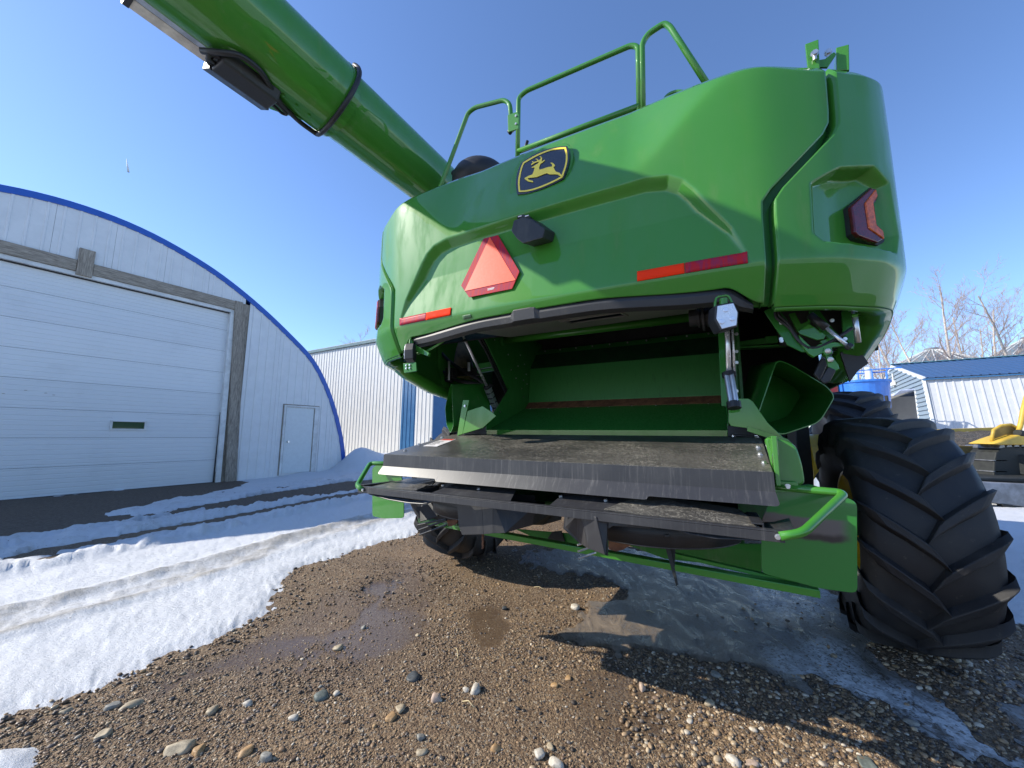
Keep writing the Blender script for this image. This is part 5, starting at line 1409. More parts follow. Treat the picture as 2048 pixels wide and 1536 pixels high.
STN = [(228, 1412, 36, GRY, 'grey stone leaning on the tan one near the snow, left foreground', .6), (262, 1410, 44, TAN, 'long tan stone just below the snow edge, left foreground', .35),
 (208, 1468, 36, TAN, 'rounded beige stone left of the bottom foreground group', .6), (358, 1500, 64, TAN, 'largest tan cobble at the lower left of the gravel', .5), (395, 1505, 34, ORG, 'brown cobble touching the right end of the largest tan one', .6),
 (425, 1422, 30, TAN, 'round beige stone between the snow and the bottom edge, left centre', .6), (495, 1408, 28, WHT, 'smooth pale oval stone left of the dark green one', .6), (585, 1440, 20, WHT, 'small round cream stone below the dark green one', .7),
 (535, 1518, 32, GRY, 'grey angular cobble at the bottom edge left of centre', .7), (490, 1508, 36, ORG, 'ochre cobble beside the grey angular one at the bottom edge', .6), (642, 1396, 30, GRN, 'dark green angular stone in the gravel left of centre', .6),
 (672, 1388, 16, WHT, 'small cream pebble touching the dark green stone', .7), (872, 1398, 26, PNK, 'speckled pinkish round stone at bottom centre', .9), (952, 1382, 30, WHT, 'white chunky stone right of the pinkish one', .7),
 (932, 1380, 18, WHT, 'small white chip left of the white chunky stone', .6), (800, 1420, 30, TAN, 'lumpy cream clod at bottom centre left', .5), (782, 1438, 26, ORG, 'yellowish lump below the cream clod', .5), (825, 1352, 34, DRK, 'black crumbly lump at bottom centre', .4),
 (844, 1478, 20, GRY, 'round grey stone near the bottom centre', .8), (845, 1505, 28, TAN, 'flat brown stone at the bottom centre', .4), (990, 1500, 24, ORG, 'orange brown stone at the bottom right of centre', .8), (1080, 1512, 28, WHT, 'pale grey oval stone at the bottom edge right of centre', .6),
 (1110, 1530, 34, WHT, 'large cream stone cut by the bottom edge', .6), (1285, 1377, 20, PNK, 'pale pink block shaped stone standing on the sunny gravel', 1.1), (1138, 1355, 20, ORG, 'small amber stone in the middle of the sunny gravel', .6), (1110, 1370, 20, ORG, 'wedge shaped orange chip by the amber stone', .5),
 (1150, 1216, 20, WHT, 'cream stone alone on the muddy ice in mid yard', .8), (677, 1294, 24, TAN, 'tan stone lying in the meltwater left of centre', .5), (727, 1254, 14, GRY, 'small grey stone upstream in the meltwater', .8), (835, 1268, 12, TAN, 'small orange pebble beside the brown puddle', .7),
 (1010, 1214, 16, DRK, 'small black stone above the brown puddle', .5), (1420, 1408, 24, TAN, 'beige stone on the shadow line at lower right', .6), (1380, 1440, 16, WHT, 'small white stone left of the shadow line', .6), (1465, 1518, 36, WHT, 'off white cobble at the bottom edge, right half', .5),
 (1500, 1525, 34, PNK, 'long reddish stone at the bottom edge, right half', .3), (1730, 1520, 46, GRN, 'flat greenish slab at the bottom edge, far right', .3), (1823, 1452, 34, GRY, 'grey stone frozen into the ice tongue at lower right', .5), (1915, 1338, 24, TAN, 'beige stone in shade in front of the big tyre', .6),
 (1938, 1342, 22, TAN, 'tan stone next to the beige one in front of the big tyre', .5), (1432, 1352, 24, GRY, 'pale grey stone in the shade beside the ice', .4), (200, 1340, 40, TAN, 'brown cobble showing through the melting snow', .3), (134, 1420, 28, TAN, 'brown stone at the foot of the snow edge, far left', .5),
 (1100, 1496, 18, TAN, 'plain tan stone near the bottom, right of centre', .6), (640, 1372, 12, GRY, 'small grey stone above the dark green one', .6)]
for s_ in STN: stone(*s_[:5], flat=s_[5], rot=(s_[0] * .37) % 3)
# straw bits
for k, (a_, b_) in enumerate((((912, 1300), (916, 1322)), ((925, 1408), (948, 1420)), ((1068, 1177), (1088, 1182)), ((1290, 1226), (1310, 1230)))):
    p, q_ = G(*a_), G(*b_)
    tag(obj('straw', tube([(p[0], p[1], .012), ((p[0] + q_[0]) / 2, (p[1] + q_[1]) / 2 + .01, .022), (q_[0], q_[1], .012)], .0025, 6), simple('straw', (.5, .4, .22), .6, bump=0), None, smooth=True),
        ['bent straw stem lying by the brown puddle', 'short pale straw stem in the foreground gravel', 'thin straw stem on the gravel near the left rear tyre', 'pale straw stem on the muddy ice'][k], 'straw', 'straw stems on the gravel')

# ================================================================== ARCH-ROOFED SHOP
def facade(P0, d, name, label, cat):
    """root at P0 with local x along the wall, y into the building"""
    rz = atan2(d[1], d[0])
    return empty(name, (P0[0], P0[1], 0), rz, label, cat)
M_wsteel = simple('white_ribbed_steel', (0.66, 0.67, 0.67), 0.42, 0, .05, 3, .04)
M_wsteel3 = simple('sunlit_white_steel', (0.47, 0.48, 0.49), 0.5, 0, .05, 3, .04)
M_wsteel2 = simple('ivory_ribbed_steel', (0.62, 0.61, 0.58), 0.40, 0, .04, 3, .03)
M_blue = simple('blue_trim_metal', (0.012, 0.085, 0.40), 0.4, 0, .08, 4, .03, coat=.2)
M_bluedk = simple('dusk_blue_metal', (0.03, 0.12, 0.26), 0.4, 0, .08, 4, .03)
dw = Mat('white_door_skin', (0.72, 0.75, 0.78), .45)
dw.base(dw.mix(dw.ramp(dw.noise(1.2, 8, .7), .5, .75, 0, .35), dw.hsv_rand((0.69, 0.71, 0.72), .03), (0.55, 0.56, 0.56))); dw.bump(dw.noise(120, 3), .12, .002)
M_door = dw.m
wd = Mat('weathered_timber', (0.25, 0.21, 0.17), .8)
g_ = wd.noise(9, 8, .7, .8, vec=wd.map((.5, 8, 8)))
wd.base(wd.mix(wd.ramp(g_, .35, .68), (0.17, 0.14, 0.11), (0.42, 0.37, 0.30))); wd.bump(g_, .3, .004)
M_timber = wd.m
wv = Mat('weathered_timber_upright', (0.25, 0.21, 0.17), .8)
g_ = wv.noise(9, 8, .7, .8, vec=wv.map((8, 8, .5)))
wv.base(wv.mix(wv.ramp(g_, .35, .68), (0.17, 0.14, 0.11), (0.42, 0.37, 0.30))); wv.bump(g_, .3, .004)
M_timber_v = wv.m
M_whitetrim = simple('white_trim', (0.62, 0.63, 0.62), .5, 0, .2, 2, .05)
dW = np.array([.530, .848]); dW /= np.linalg.norm(dW)
SHX = 2.9
B0 = (-7.81, 10.42)
shop = facade(B0, dW, 'arch_roofed_shop', 'white arch roofed farm shop with blue trim and a big white overhead door', 'farm building')
_d = np.array([.530, .848, 0]) / np.hypot(.530, .848)
def on_wall(x, y):
    r = bearing(x, y); n = np.array([_d[1], -_d[0], 0]); B = np.array([B0[0], B0[1], 0]); C_ = np.array([0, 0, EYE]); P = C_ + r * (((B - C_) @ n) / (r @ n)); return (P - B) @ _d, P[2]
_h = np.array([on_wall(x, y) for x, y in [(91, 391), (182, 418), (246, 441), (319, 475), (387, 514), (437, 546), (492, 589), (542, 632.5), (588, 678), (624, 714.5), (647, 755.5), (665, 801), (679, 851), (688, 900)]])
_h[:, 0] += SHX
_r = [(a, b) for a, b in _h if a > .4]; print('ARCH', np.round(_r, 2).tolist())
_top = max(b for a, b in _h)
_r = _r + [(_r[-1][0] + .08, 0.0), (_r[-1][0] + .10, -.2)]
AP = np.array([(-a, b) for a, b in _r[::-1]] + [(0, _top + .0)] + _r)
AP_old = np.array([(-6.95, -.2), (-6.86, 0), (-6.65, .6), (-6.42, 1.10), (-6.0, 1.86), (-5.40, 2.88), (-4.50, 3.84), (-3.56, 4.62), (-2.40, 5.43), (-1.26, 5.98), (-.4, 6.22), (0, 6.25), (.4, 6.22), (1.26, 5.98), (2.40, 5.43), (3.56, 4.62), (4.50, 3.84), (5.40, 2.88), (6.0, 1.86), (6.42, 1.10), (6.65, .6), (6.86, 0), (6.95, -.2)])
AP[:, 0] -= SHX
def arch(x): return np.interp(x, AP[:, 0], AP[:, 1])
def ribbed(x0, x1, zlo, zhi, name, mat, parent, pitch=.2286, rib=.016, y=0.0, depth=1.0):
    """one ribbed sheet between x0 and x1; zlo, zhi are functions of x"""
    xs = [x0]; ys = [0]
    k = x0
    while k < x1 - 1e-6:
        e_ = min(k + pitch, x1)
        for a_, b_ in ((k + pitch * .38, 0), (k + pitch * .44, -rib), (k + pitch * .56, -rib), (k + pitch * .62, 0)):
            if a_ < x1 - .002: xs.append(a_); ys.append(b_)
        xs.append(e_); ys.append(0); k += pitch
    V = []; F = []
    for x_, y_ in zip(xs, ys):
        zl, zh = zlo(x_), zhi(x_)
        V += [(x_, y + y_ * depth, zl), (x_, y + y_ * depth, max(zl, zh))]
    for i in range(len(xs) - 1): F.append((2 * i, 2 * i + 2, 2 * i + 3, 2 * i + 1))
    return obj(name, (V, F), mat, parent)
DX0, DX1, DH = -5.85, -.05, 4.66
x_ = AP[1, 0] + .02; 
edges = sorted(set([round(v, 3) for v in np.arange(DX1 + .42, 4.0, .9144)] + [round(v, 3) for v in np.arange(DX0 - .3, AP[1, 0], -.9144)]))
# panels above the door
for a_ in np.arange(DX0 - .3, DX1 + .3, .9144):
    b_ = min(a_ + .9144, DX1 + .42)
    ribbed(a_ + .002, b_ - .002, lambda x: 4.70, lambda x: float(arch(x)) - .02, 'wall_panel', M_wsteel, shop)
for a_ in np.arange(DX1 + .42, 3.94, .9144):
    b_ = min(a_ + .9144, 3.93)
    if b_ - a_ > .05: ribbed(a_ + .002, b_ - .002, lambda x: -.1, lambda x: float(arch(x)) - .02, 'wall_panel', M_wsteel, shop)
for a_ in np.arange(DX0 - .3 - .9144, AP[1, 0] - .9, -.9144):
    lo = max(a_, AP[1, 0] + .03)
    if lo < a_ + .9144: ribbed(lo + .002, a_ + .9144 - .002, lambda x: -.1, lambda x: float(arch(x)) - .02, 'wall_panel', M_wsteel, shop)
# curved blue trim and the roof skin behind it
n = 90; tt = np.linspace(0, 1, n); L_ = np.concatenate([[0], np.cumsum(np.hypot(*np.diff(AP, axis=0).T))]); ax_ = np.interp(tt * L_[-1], L_, AP[:, 0]); az_ = np.interp(tt * L_[-1], L_, AP[:, 1])
for _ in range(3):
    ax_[1:-1] = (ax_[:-2] + 2 * ax_[1:-1] + ax_[2:]) / 4; az_[1:-1] = (az_[:-2] + 2 * az_[1:-1] + az_[2:]) / 4
nx = np.gradient(az_); nz = -np.gradient(ax_); m_ = np.hypot(nx, nz); nx /= -m_; nz /= -m_
V = []; F = []
for i in range(n):
    for (o_, y_) in ((-.11, -.03), (.03, -.03), (.03, .12), (-.11, .12)): V.append((ax_[i] + nx[i] * o_, y_, az_[i] + nz[i] * o_))
for i in range(n - 1):
    for k in range(4): F.append((i * 4 + k, (i + 1) * 4 + k, (i + 1) * 4 + (k + 1) % 4, i * 4 + (k + 1) % 4))
obj('roof_trim', (V, F), M_blue, shop, smooth=False)
V = []; F = []
ys_ = [.1, 24.0]
for y_ in ys_:
    for i in range(n): V.append((ax_[i] + nx[i] * .02, y_, az_[i] + nz[i] * .02))
F = [(i, i + 1, n + i + 1, n + i) for i in range(n - 1)]
V += [(p[0], 23.9, p[1]) for p in AP[1:-1]]
F.append(tuple(range(2 * n, 2 * n + len(AP) - 2)))
obj('roof', (V, F), simple('galvanised_roof', (.42, .43, .44), .4, .5), shop)
# overhead door
od = empty('overhead_door', (0, 0, 0)); od.parent = shop
dp = []
for k in range(8):
    z0 = .005 + k * .590; z1 = z0 + .586 if k < 7 else 4.62
    # section with stiffening ribs, tongue joint recessed
    zs = [(z0, .007), (z0 + .004, 0)]
    nr_ = 6
    for r_i in range(nr_):
        c_ = z0 + (z1 - z0) * (r_i + .5) / nr_
        zs += [(c_ - .012, 0), (c_ - .007, .006), (c_ + .007, .006), (c_ + .012, 0)]
    zs += [(z1 - .004, 0), (z1, .007)]
    V = []; F = []
    hole = (k == 2)
    segs = [(DX0, DX1)] if not hole else [(DX0, -2.12), (-1.54, DX1)]
    for (xa, xb) in segs:
        b0 = len(V)
        for z_, y_ in zs: V += [(xa, .10 + y_, z_), (xb, .10 + y_, z_)]
        for i in range(len(zs) - 1): F.append((b0 + 2 * i, b0 + 2 * i + 1, b0 + 2 * i + 3, b0 + 2 * i + 2))
    if hole:
        for (za, zb_2) in ((z0, 1.375), (1.56, z1)):
            b0 = len(V); V += [(-2.12, .10, za), (-1.54, .10, za), (-1.54, .10, zb_2), (-2.12, .10, zb_2)]; F.append((b0, b0 + 1, b0 + 2, b0 + 3))
    obj('door_section', (V, F), M_door, od)
obj('door_window_frame', join(span((-2.14, .07, 1.545), (-1.52, .11, 1.575)), span((-2.14, .07, 1.36), (-1.52, .11, 1.388)), span((-2.14, .071, 1.388), (-2.10, .11, 1.545)), span((-1.56, .071, 1.388), (-1.52, .11, 1.545))), M_whitetrim, od, bevel=.004)
gl = Mat('green_reflection_glass', (0.015, 0.06, 0.025), .25, coat=.3, spec=.5)  # dark green base colour paints in the combine's reflection
obj('window_pane', span((-2.10, .100, 1.388), (-1.56, .108, 1.545)), gl.m, od)
obj('door_backing', span((DX0, .14, 0), (DX1, .16, 4.66)), M_dark, od)
obj('door_seal', join(span((DX1 - .012, .06, 0), (DX1 + .012, .10, 4.62)), span((DX0, .06, 4.615), (DX1, .10, 4.64)), span((DX0, .07, -.02), (DX1, .1, .012))), M_rubberhose, od)
# timber surround
obj('door_header', join(span((DX0 - .1, -.055, 4.73), (-3.02, -.01, 4.98))), M_timber, shop, bevel=.006)
obj('door_header', join(span((-2.77, -.055, 4.73), (.12, -.01, 4.98))), M_timber, shop, bevel=.006)
obj('header_stub', span((-3.015, -.075, 4.66), (-2.775, -.01, 5.26)), M_timber_v, shop, bevel=.006)
obj('door_post', span((.165, -.07, -.05), (.36, -.01, 4.99)), M_timber_v, shop, bevel=.006)
obj('door_post', span((.37, -.03, -.05), (.45, -.012, 4.97)), M_timber_v, shop, bevel=.004)
obj('door_post', span((DX0 - .35, -.07, -.05), (DX0 - .13, -.01, 4.99)), M_timber_v, shop, bevel=.006)
obj('door_jamb', join(span((DX1 + .014, -.02, 0), (DX1 + .13, .11, 4.72)), span((DX0 - .12, -.021, 4.64), (DX1 + .014, .11, 4.725))), M_whitetrim, shop, bevel=.004)
obj('door_jamb', span((DX0 - .12, -.02, 0), (DX0 - .012, .11, 4.638)), M_whitetrim, shop, bevel=.004)
obj('door_rough_frame', span((-.04, .02, -.05), (.44, .05, 4.98)), M_timber_v, shop)
for c_ in shop.children:
    if c_.name.split('.')[0] in ('door_post', 'door_jamb') and c_.data.vertices[0].co.x > -1:
        for v_ in c_.data.vertices:
            if v_.co.x > -.2: v_.co.x -= (.20 if 'jamb' not in c_.name else .07) * v_.co.z / 5.0
# walk door
wdr = empty('walk_door', (0, 0, 0)); wdr.parent = shop
obj('door_leaf', span((1.63, -.028, .10), (2.50, -.02, 2.10)), simple('walk_door_paint', (.60, .64, .64), .4, 0, .04), wdr)
obj('door_frame', join(span((1.555, -.055, .05), (1.61, -.001, 2.13)), span((2.525, -.055, .05), (2.66, -.001, 2.13)), span((1.555, -.056, 2.12), (2.66, -.001, 2.17))), M_whitetrim, wdr, bevel=.004)
obj('frame_shadow_strip', join(span((1.53, -.020, .05), (1.555, -.001, 2.19)), span((2.66, -.020, .05), (2.685, -.001, 2.19)), span((1.53, -.0205, 2.17), (2.685, -.001, 2.20)), span((2.503, -.030, .05), (2.523, -.022, 2.12)), span((1.612, -.030, .05), (1.626, -.022, 2.12))), M_timber_v, wdr)  # brown strips stand in for the shadow lines round the frame
obj('door_knob', rod((1.74, -.03, 1.05), (1.74, -.09, 1.05), .035, 12), M_zinc, wdr)
obj('door_reveal', join(span((2.56, -.048, .05), (2.575, -.044, 2.10))), M_dark, wdr)
obj('inner_end_wall', span((.9, .05, -.1), (1.0, .06, .2)), M_dark, shop)
obj('scratch_marks', join(*[span((-4.3 + .21 * k + .05 * (k % 3), .092, 2.12 - .03 * (k % 4)), (-4.3 + .21 * k + .05 * (k % 3) + .035, .0995, 2.128 - .03 * (k % 4))) for k in range(7)]), M_timber, od)

# ================================================================== LONG WHITE SHED BEHIND
K = 1.25
d2 = np.array([-.85, .52]); d2 /= np.linalg.norm(d2)
W0 = np.array([-4.531, 13.961]) * K
shed = empty('long_white_shed', (W0[0], W0[1], 0), atan2(-d2[1], -d2[0]), 'long ivory ribbed metal shed with a blue corner band, behind the arch roofed shop', 'farm building')
TOP = EYE + (4.79 - EYE) * K
c_ = 0
for a_ in np.arange(-12 * .9144 - 0, .72 * K - .05, .9144):
    b_ = min(a_ + .9144, .72 * K)
    ribbed(a_ + .002, b_ - .002, lambda x: -.1, lambda x: TOP, 'wall_panel', M_wsteel2, shed, pitch=.2286, rib=.02)
ribbed(.72 * K, 1.42 * K, lambda x: -.1, lambda x: TOP, 'blue_wall_panel', M_bluedk, shed, pitch=.2286, rib=.02)
ribbed(1.42 * K + .003, 2.2 * K, lambda x: -.1, lambda x: TOP, 'wall_panel', M_wsteel2, shed, pitch=.2286, rib=.02)
obj('corner_trim', span((2.2 * K - .05, -.03, -.1), (2.2 * K + .02, .02, TOP)), M_wsteel2, shed)
obj('eave_trim', span((-12, -.10, TOP), (2.2 * K + .05, .02, TOP + .16)), simple('grey_green_eave', (.10, .16, .17), .4), shed, bevel=.01)
M_paleblue = simple('pale_blue_steel', (.40, .46, .62), .4)
obj('end_wall', join(span((2.2 * K - .04, .03, -.1), (2.2 * K, 1.0, TOP))), M_bluedk, shed)
obj('end_wall', span((2.2 * K - .04, 1.003, -.1), (2.2 * K + .01, 3.4, TOP)), M_paleblue, shed)
obj('end_wall', span((2.2 * K - .04, 3.403, -.1), (2.2 * K, 12, TOP)), M_bluedk, shed)
V = [(-12, -.1, TOP + .16), (2.2 * K + .05, -.1, TOP + .16), (2.2 * K + .05, 6, TOP + 1.6), (-12, 6, TOP + 1.6), (2.2 * K + .05, 12, TOP + .16), (-12, 12, TOP + .16)]
obj('roof', (V, [(0, 1, 2, 3), (3, 2, 4, 5), (1, 4, 2)]), simple('pale_roof', (.45, .46, .48), .4), shed)

# ================================================================== WHITE SHED WITH BLUE ROOF, RIGHT
P1 = GY(1845, 757, 20.0); EV = P1[2]
g3 = np.array([.57, .82]); g3 /= np.linalg.norm(g3); r3 = np.array([g3[1], -g3[0]])       # modelled with x across, y along; swapped below
# local x along the gable (away from the camera), local y along the ridge toward the right
barn = empty('blue_roofed_shed', (P1[0], P1[1], 0), atan2(r3[1], r3[0]), 'white metal shed with blue ribbed roof and open grey sided gable, far right', 'farm building')
GW, PK = 12.2, 5.95
FL = 1.15
M_siding = simple('grey_blue_lap_siding', (.20, .25, .29), .5, 0, .06, 3, .02)
def gz(x): return EV + (PK - EV) * (1 - abs(x - GW / 2) / (GW / 2))
# lap siding boards on the gable, one by one
nb = 26; bh = PK / nb
for k in range(nb):
    za, zb_2 = k * bh, (k + 1) * bh
    def xr(z):
        if z <= EV: e_ = FL * (1 - z / EV); return (-e_, GW + e_)
        t_ = (z - EV) / (PK - EV); return (t_ * GW / 2, GW - t_ * GW / 2)
    a0_, a1_ = xr(za); b0_, b1_ = xr(zb_2 - .001)
    segs = [((a0_, b0_), (a1_, b1_))]
    if zb_2 < 3.95: segs = [((a0_, b0_), (1.5, 1.5)), ((10.4, 10.4), (a1_, b1_))]
    for (l0, l1), (r0, r1) in segs:
        obj('siding_board', ([(l0, -.05, za + .004), (r0, -.05, za + .004), (r1, .01, zb_2), (l1, .01, zb_2), (l0, .02, za + .004), (r0, .02, za + .004)], [(1, 0, 3, 2), (0, 1, 5, 4)]), M_siding, barn)
obj('gable_trim', join(plate([(-.12, -.03, EV - .10), (-.12, -.03, EV + .06), (GW / 2, -.03, PK + .10), (GW / 2, -.03, PK - .08)], .12, (0, 1, 0)), plate([(GW + .12, -.03, EV - .10), (GW + .12, -.03, EV + .06), (GW / 2, -.031, PK + .10), (GW / 2, -.031, PK - .08)], .12, (0, 1, 0)),
    plate([(-FL - .08, -.03, 0), (-FL + .12, -.03, 0), (.08, -.03, EV - .02), (-.12, -.03, EV - .02)], .1, (0, 1, 0))), M_whitetrim, barn)
obj('door_frame', join(span((1.40, -.03, 0), (1.62, .10, 3.98)), span((10.3, -.03, 0), (10.45, .10, 3.98))), M_whitetrim, barn)
obj('tilted_overhead_door', plate([(2.6, -.9, 3.72), (10.6, -.9, 3.45), (10.6, .15, 3.95), (2.6, .15, 4.0)], .10), simple('cream_door', (.70, .66, .55), .5), barn)
obj('rolled_sheet', plate([(1.6, -.6, 3.95), (2.6, -.75, 3.72), (2.6, .1, 4.0), (1.6, .1, 3.98)], .05), M_paleblue, barn)
ints = simple('brown_interior_boards', (.085, .06, .05), .8)
for k in range(14):
    obj('interior_board', span((1.4, 2.9, k * .30), (10.6, 2.94, k * .30 + .28)), ints, barn)
obj('interior_post', join(span((5.0, 2.8, 0), (5.12, 2.9, 4.0)), span((7.6, 2.8, 0), (7.7, 2.9, 4.0)), span((1.6, 2.82, 2.3), (10.4, 2.88, 2.42))), M_dark, barn)
LB = 15.0
# flared ribbed side wall, panel by panel
for k in range(16):
    y0 = k * .9144; y1 = y0 + .912
    xs_ = [y0]; off_ = [0]
    for j in range(3):
        b_ = y0 + j * .3048
        for a_, h_ in ((b_ + .10, 0), (b_ + .125, -.03), (b_ + .175, -.03), (b_ + .20, 0)): xs_.append(a_); off_.append(h_)
    xs_.append(y1); off_.append(0)
    V = []; 
    for q1, h_ in zip(xs_, off_): V += [(-FL + h_, q1, 0), (h_, q1, EV)]
    obj('wall_panel', (V, [(2 * i, 2 * i + 1, 2 * i + 3, 2 * i + 2) for i in range(len(xs_) - 1)]), M_wsteel3, barn)
    V = []
    for q1, h_ in zip(xs_, off_): V += [(-.18, q1, EV + .0 - h_ * 1.0), (GW / 2, q1, PK + .12 - h_ * 1.0)]
    obj('roof_panel', (V, [(2 * i, 2 * i + 1, 2 * i + 3, 2 * i + 2) for i in range(len(xs_) - 1)]), simple('blue_roof_steel', (.035, .085, .19), .38, 0, .05) if k == 0 else bpy.data.materials['blue_roof_steel'], barn)
obj('roof', plate([(GW / 2, 0, PK + .12), (GW + .18, 0, EV), (GW + .18, LB, EV), (GW / 2, LB, PK + .12)], .03), bpy.data.materials['blue_roof_steel'], barn)
obj('far_wall', span((GW + .1, .1, 0), (GW + .2, LB, EV)), M_wsteel, barn)
obj('eave_trim', span((-.2, -.05, EV - .10), (-.12, LB, EV - .04)), M_bluedk, barn)
obj('ridge_cap', span((GW / 2 - .2, -.05, PK + .13), (GW / 2 + .2, LB, PK + .17)), simple('teal_cap', (.08, .2, .25), .4), barn)
obj('gable_fitting', join(rod((GW / 2 - .4, -.08, PK - .5), (GW / 2 - .4, -.08, PK - 1.4), .04, 8), span((GW / 2 - .8, -.2, PK - 1.3), (GW / 2 - .2, -.05, PK - 1.0))), M_whitetrim, barn)

for c_ in barn.children:
    for v_ in c_.data.vertices: v_.co = (v_.co.y, v_.co.x, v_.co.z)
    c_.data.flip_normals()
# ================================================================== GRAIN BINS
def grain_bin(cx, cy, r, eave, peak, label):
    b = empty('grain_bin', (cx, cy, 0), 0, label, 'grain bin', 'grain bins behind the blue roofed shed')
    n = 24
    m1 = simple('galvanised_cone', (.17, .21, .24), .5, .1, .12, 1.5, .03) if 'galvanised_cone' not in bpy.data.materials else bpy.data.materials['galvanised_cone']
    for k in range(n):
        a0, a1 = 2 * pi * k / n + .01, 2 * pi * (k + 1) / n - .01
        obj('roof_sheet', ([(r * 1.04 * cos(a0), r * 1.04 * sin(a0), eave), (r * 1.04 * cos(a1), r * 1.04 * sin(a1), eave), (.12 * r * cos(a1), .12 * r * sin(a1), peak), (.12 * r * cos(a0), .12 * r * sin(a0), peak)], [(0, 1, 2, 3)]), m1, b)
    obj('roof_ribs', join(*[rod((r * 1.05 * cos(2 * pi * k / n), r * 1.05 * sin(2 * pi * k / n), eave + .02), (.12 * r * cos(2 * pi * k / n), .12 * r * sin(2 * pi * k / n), peak + .03), .045, 6) for k in range(n)]), M_whitetrim, b)
    obj('roof_collar', rod((0, 0, peak - .02), (0, 0, peak + .22), .14 * r, 20), m1, b, bevel=.02)
    V = []; F = []
    for i, (z_, rr_) in enumerate([(q_, r + (.02 if (j % 2) else 0)) for j, q_ in enumerate(np.linspace(0, eave, 40))]):
        for k in range(48): V.append((rr_ * cos(2 * pi * k / 48), rr_ * sin(2 * pi * k / 48), z_))
    for i in range(39):
        for k in range(48): F.append((i * 48 + k, i * 48 + (k + 1) % 48, (i + 1) * 48 + (k + 1) % 48, (i + 1) * 48 + k))
    obj('bin_wall', (V, F), m1, b, smooth=True)
    return b
q = GY(1866, 720, 36); pk = GY(1866, 701, 36)[2]; ea = GY(1795, 733, 36)[2]
grain_bin(q[0], q[1], 3.7, ea - .2, pk, 'corrugated grain bin with conical roof behind the middle of the blue roof')
q = GY(2065, 700, 36); pk = GY(2060, 684, 36)[2]
grain_bin(q[0], q[1], 4.4, ea + .1, pk + .3, 'grain bin with conical roof rising at the right edge of the photo')

# ================================================================== BLUE HOPPER AND RED IMPLEMENT behind the tyre
M_tank = simple('blue_hopper_paint', (.035, .17, .55), .4, 0, .1, 4, .03, coat=.3)
q = GY(1725, 800, 19)
hp = empty('blue_hopper', (q[0], q[1], 0), radians(-40), 'bright blue seed cart hopper with railing, beyond the front tyre', 'hopper')
zt = GY(1728, 764, 19)[2]
n = 28; V = []; F = []
for z_, rr_ in ((zt - 2.6, .45), (zt - 1.3, 1.0), (zt - .12, 1.06), (zt - .10, 1.12), (zt, 1.12)):
    for k in range(n): V.append((rr_ * cos(2 * pi * k / n), rr_ * sin(2 * pi * k / n), z_))
for i in range(4):
    for k in range(n): F.append((i * n + k, i * n + (k + 1) % n, (i + 1) * n + (k + 1) % n, (i + 1) * n + k))
F.append(tuple(range(4 * n, 5 * n)))
obj('tank_shell', (V, F), M_tank, hp, smooth=False)
obj('tank_extension', join(span((-2.3, -.8, zt - 1.6), (-1.0, .5, zt + .02)), *[span((-2.34, -.84 + .0, zt - 1.6), (-2.26, -.76, zt + .02))]), M_tank, hp, bevel=.03)
obj('tank_rib', join(*[rod((-2.0 + .3 * k, -.83, zt - 1.6), (-2.0 + .3 * k, -.83, zt), .04, 6) for k in range(4)]), M_tank, hp)
obj('hopper_rail', join(*[tube([(-.6 + .5 * k, -1.0, zt), (-.6 + .5 * k, -1.0, zt + .45), (-.1 + .5 * k, -1.0, zt + .45)], .03, 8) for k in range(4)], rod((-.9, .6, zt + .5), (1.0, .6, zt + .5), .03), rod((1.0, .6, zt), (1.0, .6, zt + .5), .03), rod((1.0, -1.0, zt + .45), (1.0, .6, zt + .5), .03)), M_tank, hp)
obj('hopper_cap', rod((.35, .3, zt), (.35, .3, zt + .75), .14, 16), M_whitetrim, hp, bevel=.02)
obj('support_leg', join(*[rod((sx_ * .9, sy_ * .9, 0), (sx_ * .8, sy_ * .8, zt - .8), .06, 8) for sx_ in (-1, 1) for sy_ in (-1, 1)], rod((-.9, -.95, zt - 2.2), (-.9, -.95, zt + .1), .04)), M_dark, hp)
q = GY(1664, 775, 17)
ri = empty('red_implement', (q[0], q[1], 0), 0, 'small red machine part showing between the scoop and the rubber paddles', 'farm machine')
obj('red_body', join(span((-.45, -.2, q[2] - .5), (.10, .5, q[2] + .15)), span((-.1, -.15, q[2] + .15), (.12, .15, q[2] + .3))), simple('red_machine_paint', (.35, .02, .02), .4), ri, bevel=.04)
obj('black_arm', join(tube([(-.1, -.2, q[2] - .5), (.2, -.2, q[2] - .62), (.18, -.2, q[2] - .9)], .07, 8), rod((-.2, 0, 0), (-.2, 0, q[2] - .4), .08, 8)), M_dark, ri)

# ================================================================== YELLOW CRAWLER ON A TRAILER
M_cat = simple('faded_yellow_paint', (.55, .36, .05), .5, 0, .25, 3, .05)
M_catw = simple('worn_yellow_timber', (.30, .21, .065), .7, 0, .3, 5, .15)
YB = 8.6
o1 = GY(1890, 880, YB)
dz = empty('crawler_dozer', (0, 0, 0), 0, 'yellow tracked crawler with curved fender, at the right edge of the yard', 'bulldozer')
def CP(x, y, Y=YB): return tuple(GY(x, y, Y))
tk = [CP(x, y) for x, y in ((1989, 925), (1993, 905), (2005, 893), (2075, 890), (2140, 893), (2150, 920), (2140, 965), (2075, 972), (1995, 965), (1988, 950))]
obj('track_frame', plate(tk, .5, (0, 1, 0)), M_dark, dz, bevel=.02)
for k in range(8):
    x_ = 1998 + k * 14.5
    obj('track_shoe', plate([CP(x_, 897), CP(x_ + 2.5, 889), CP(x_ + 11.5, 888.5), CP(x_ + 13, 896)], .5, (0, 1, 0)), simple('worn_track_steel', (.20, .20, .20), .4, .7) if k == 0 else bpy.data.materials['worn_track_steel'], dz, bevel=.01)
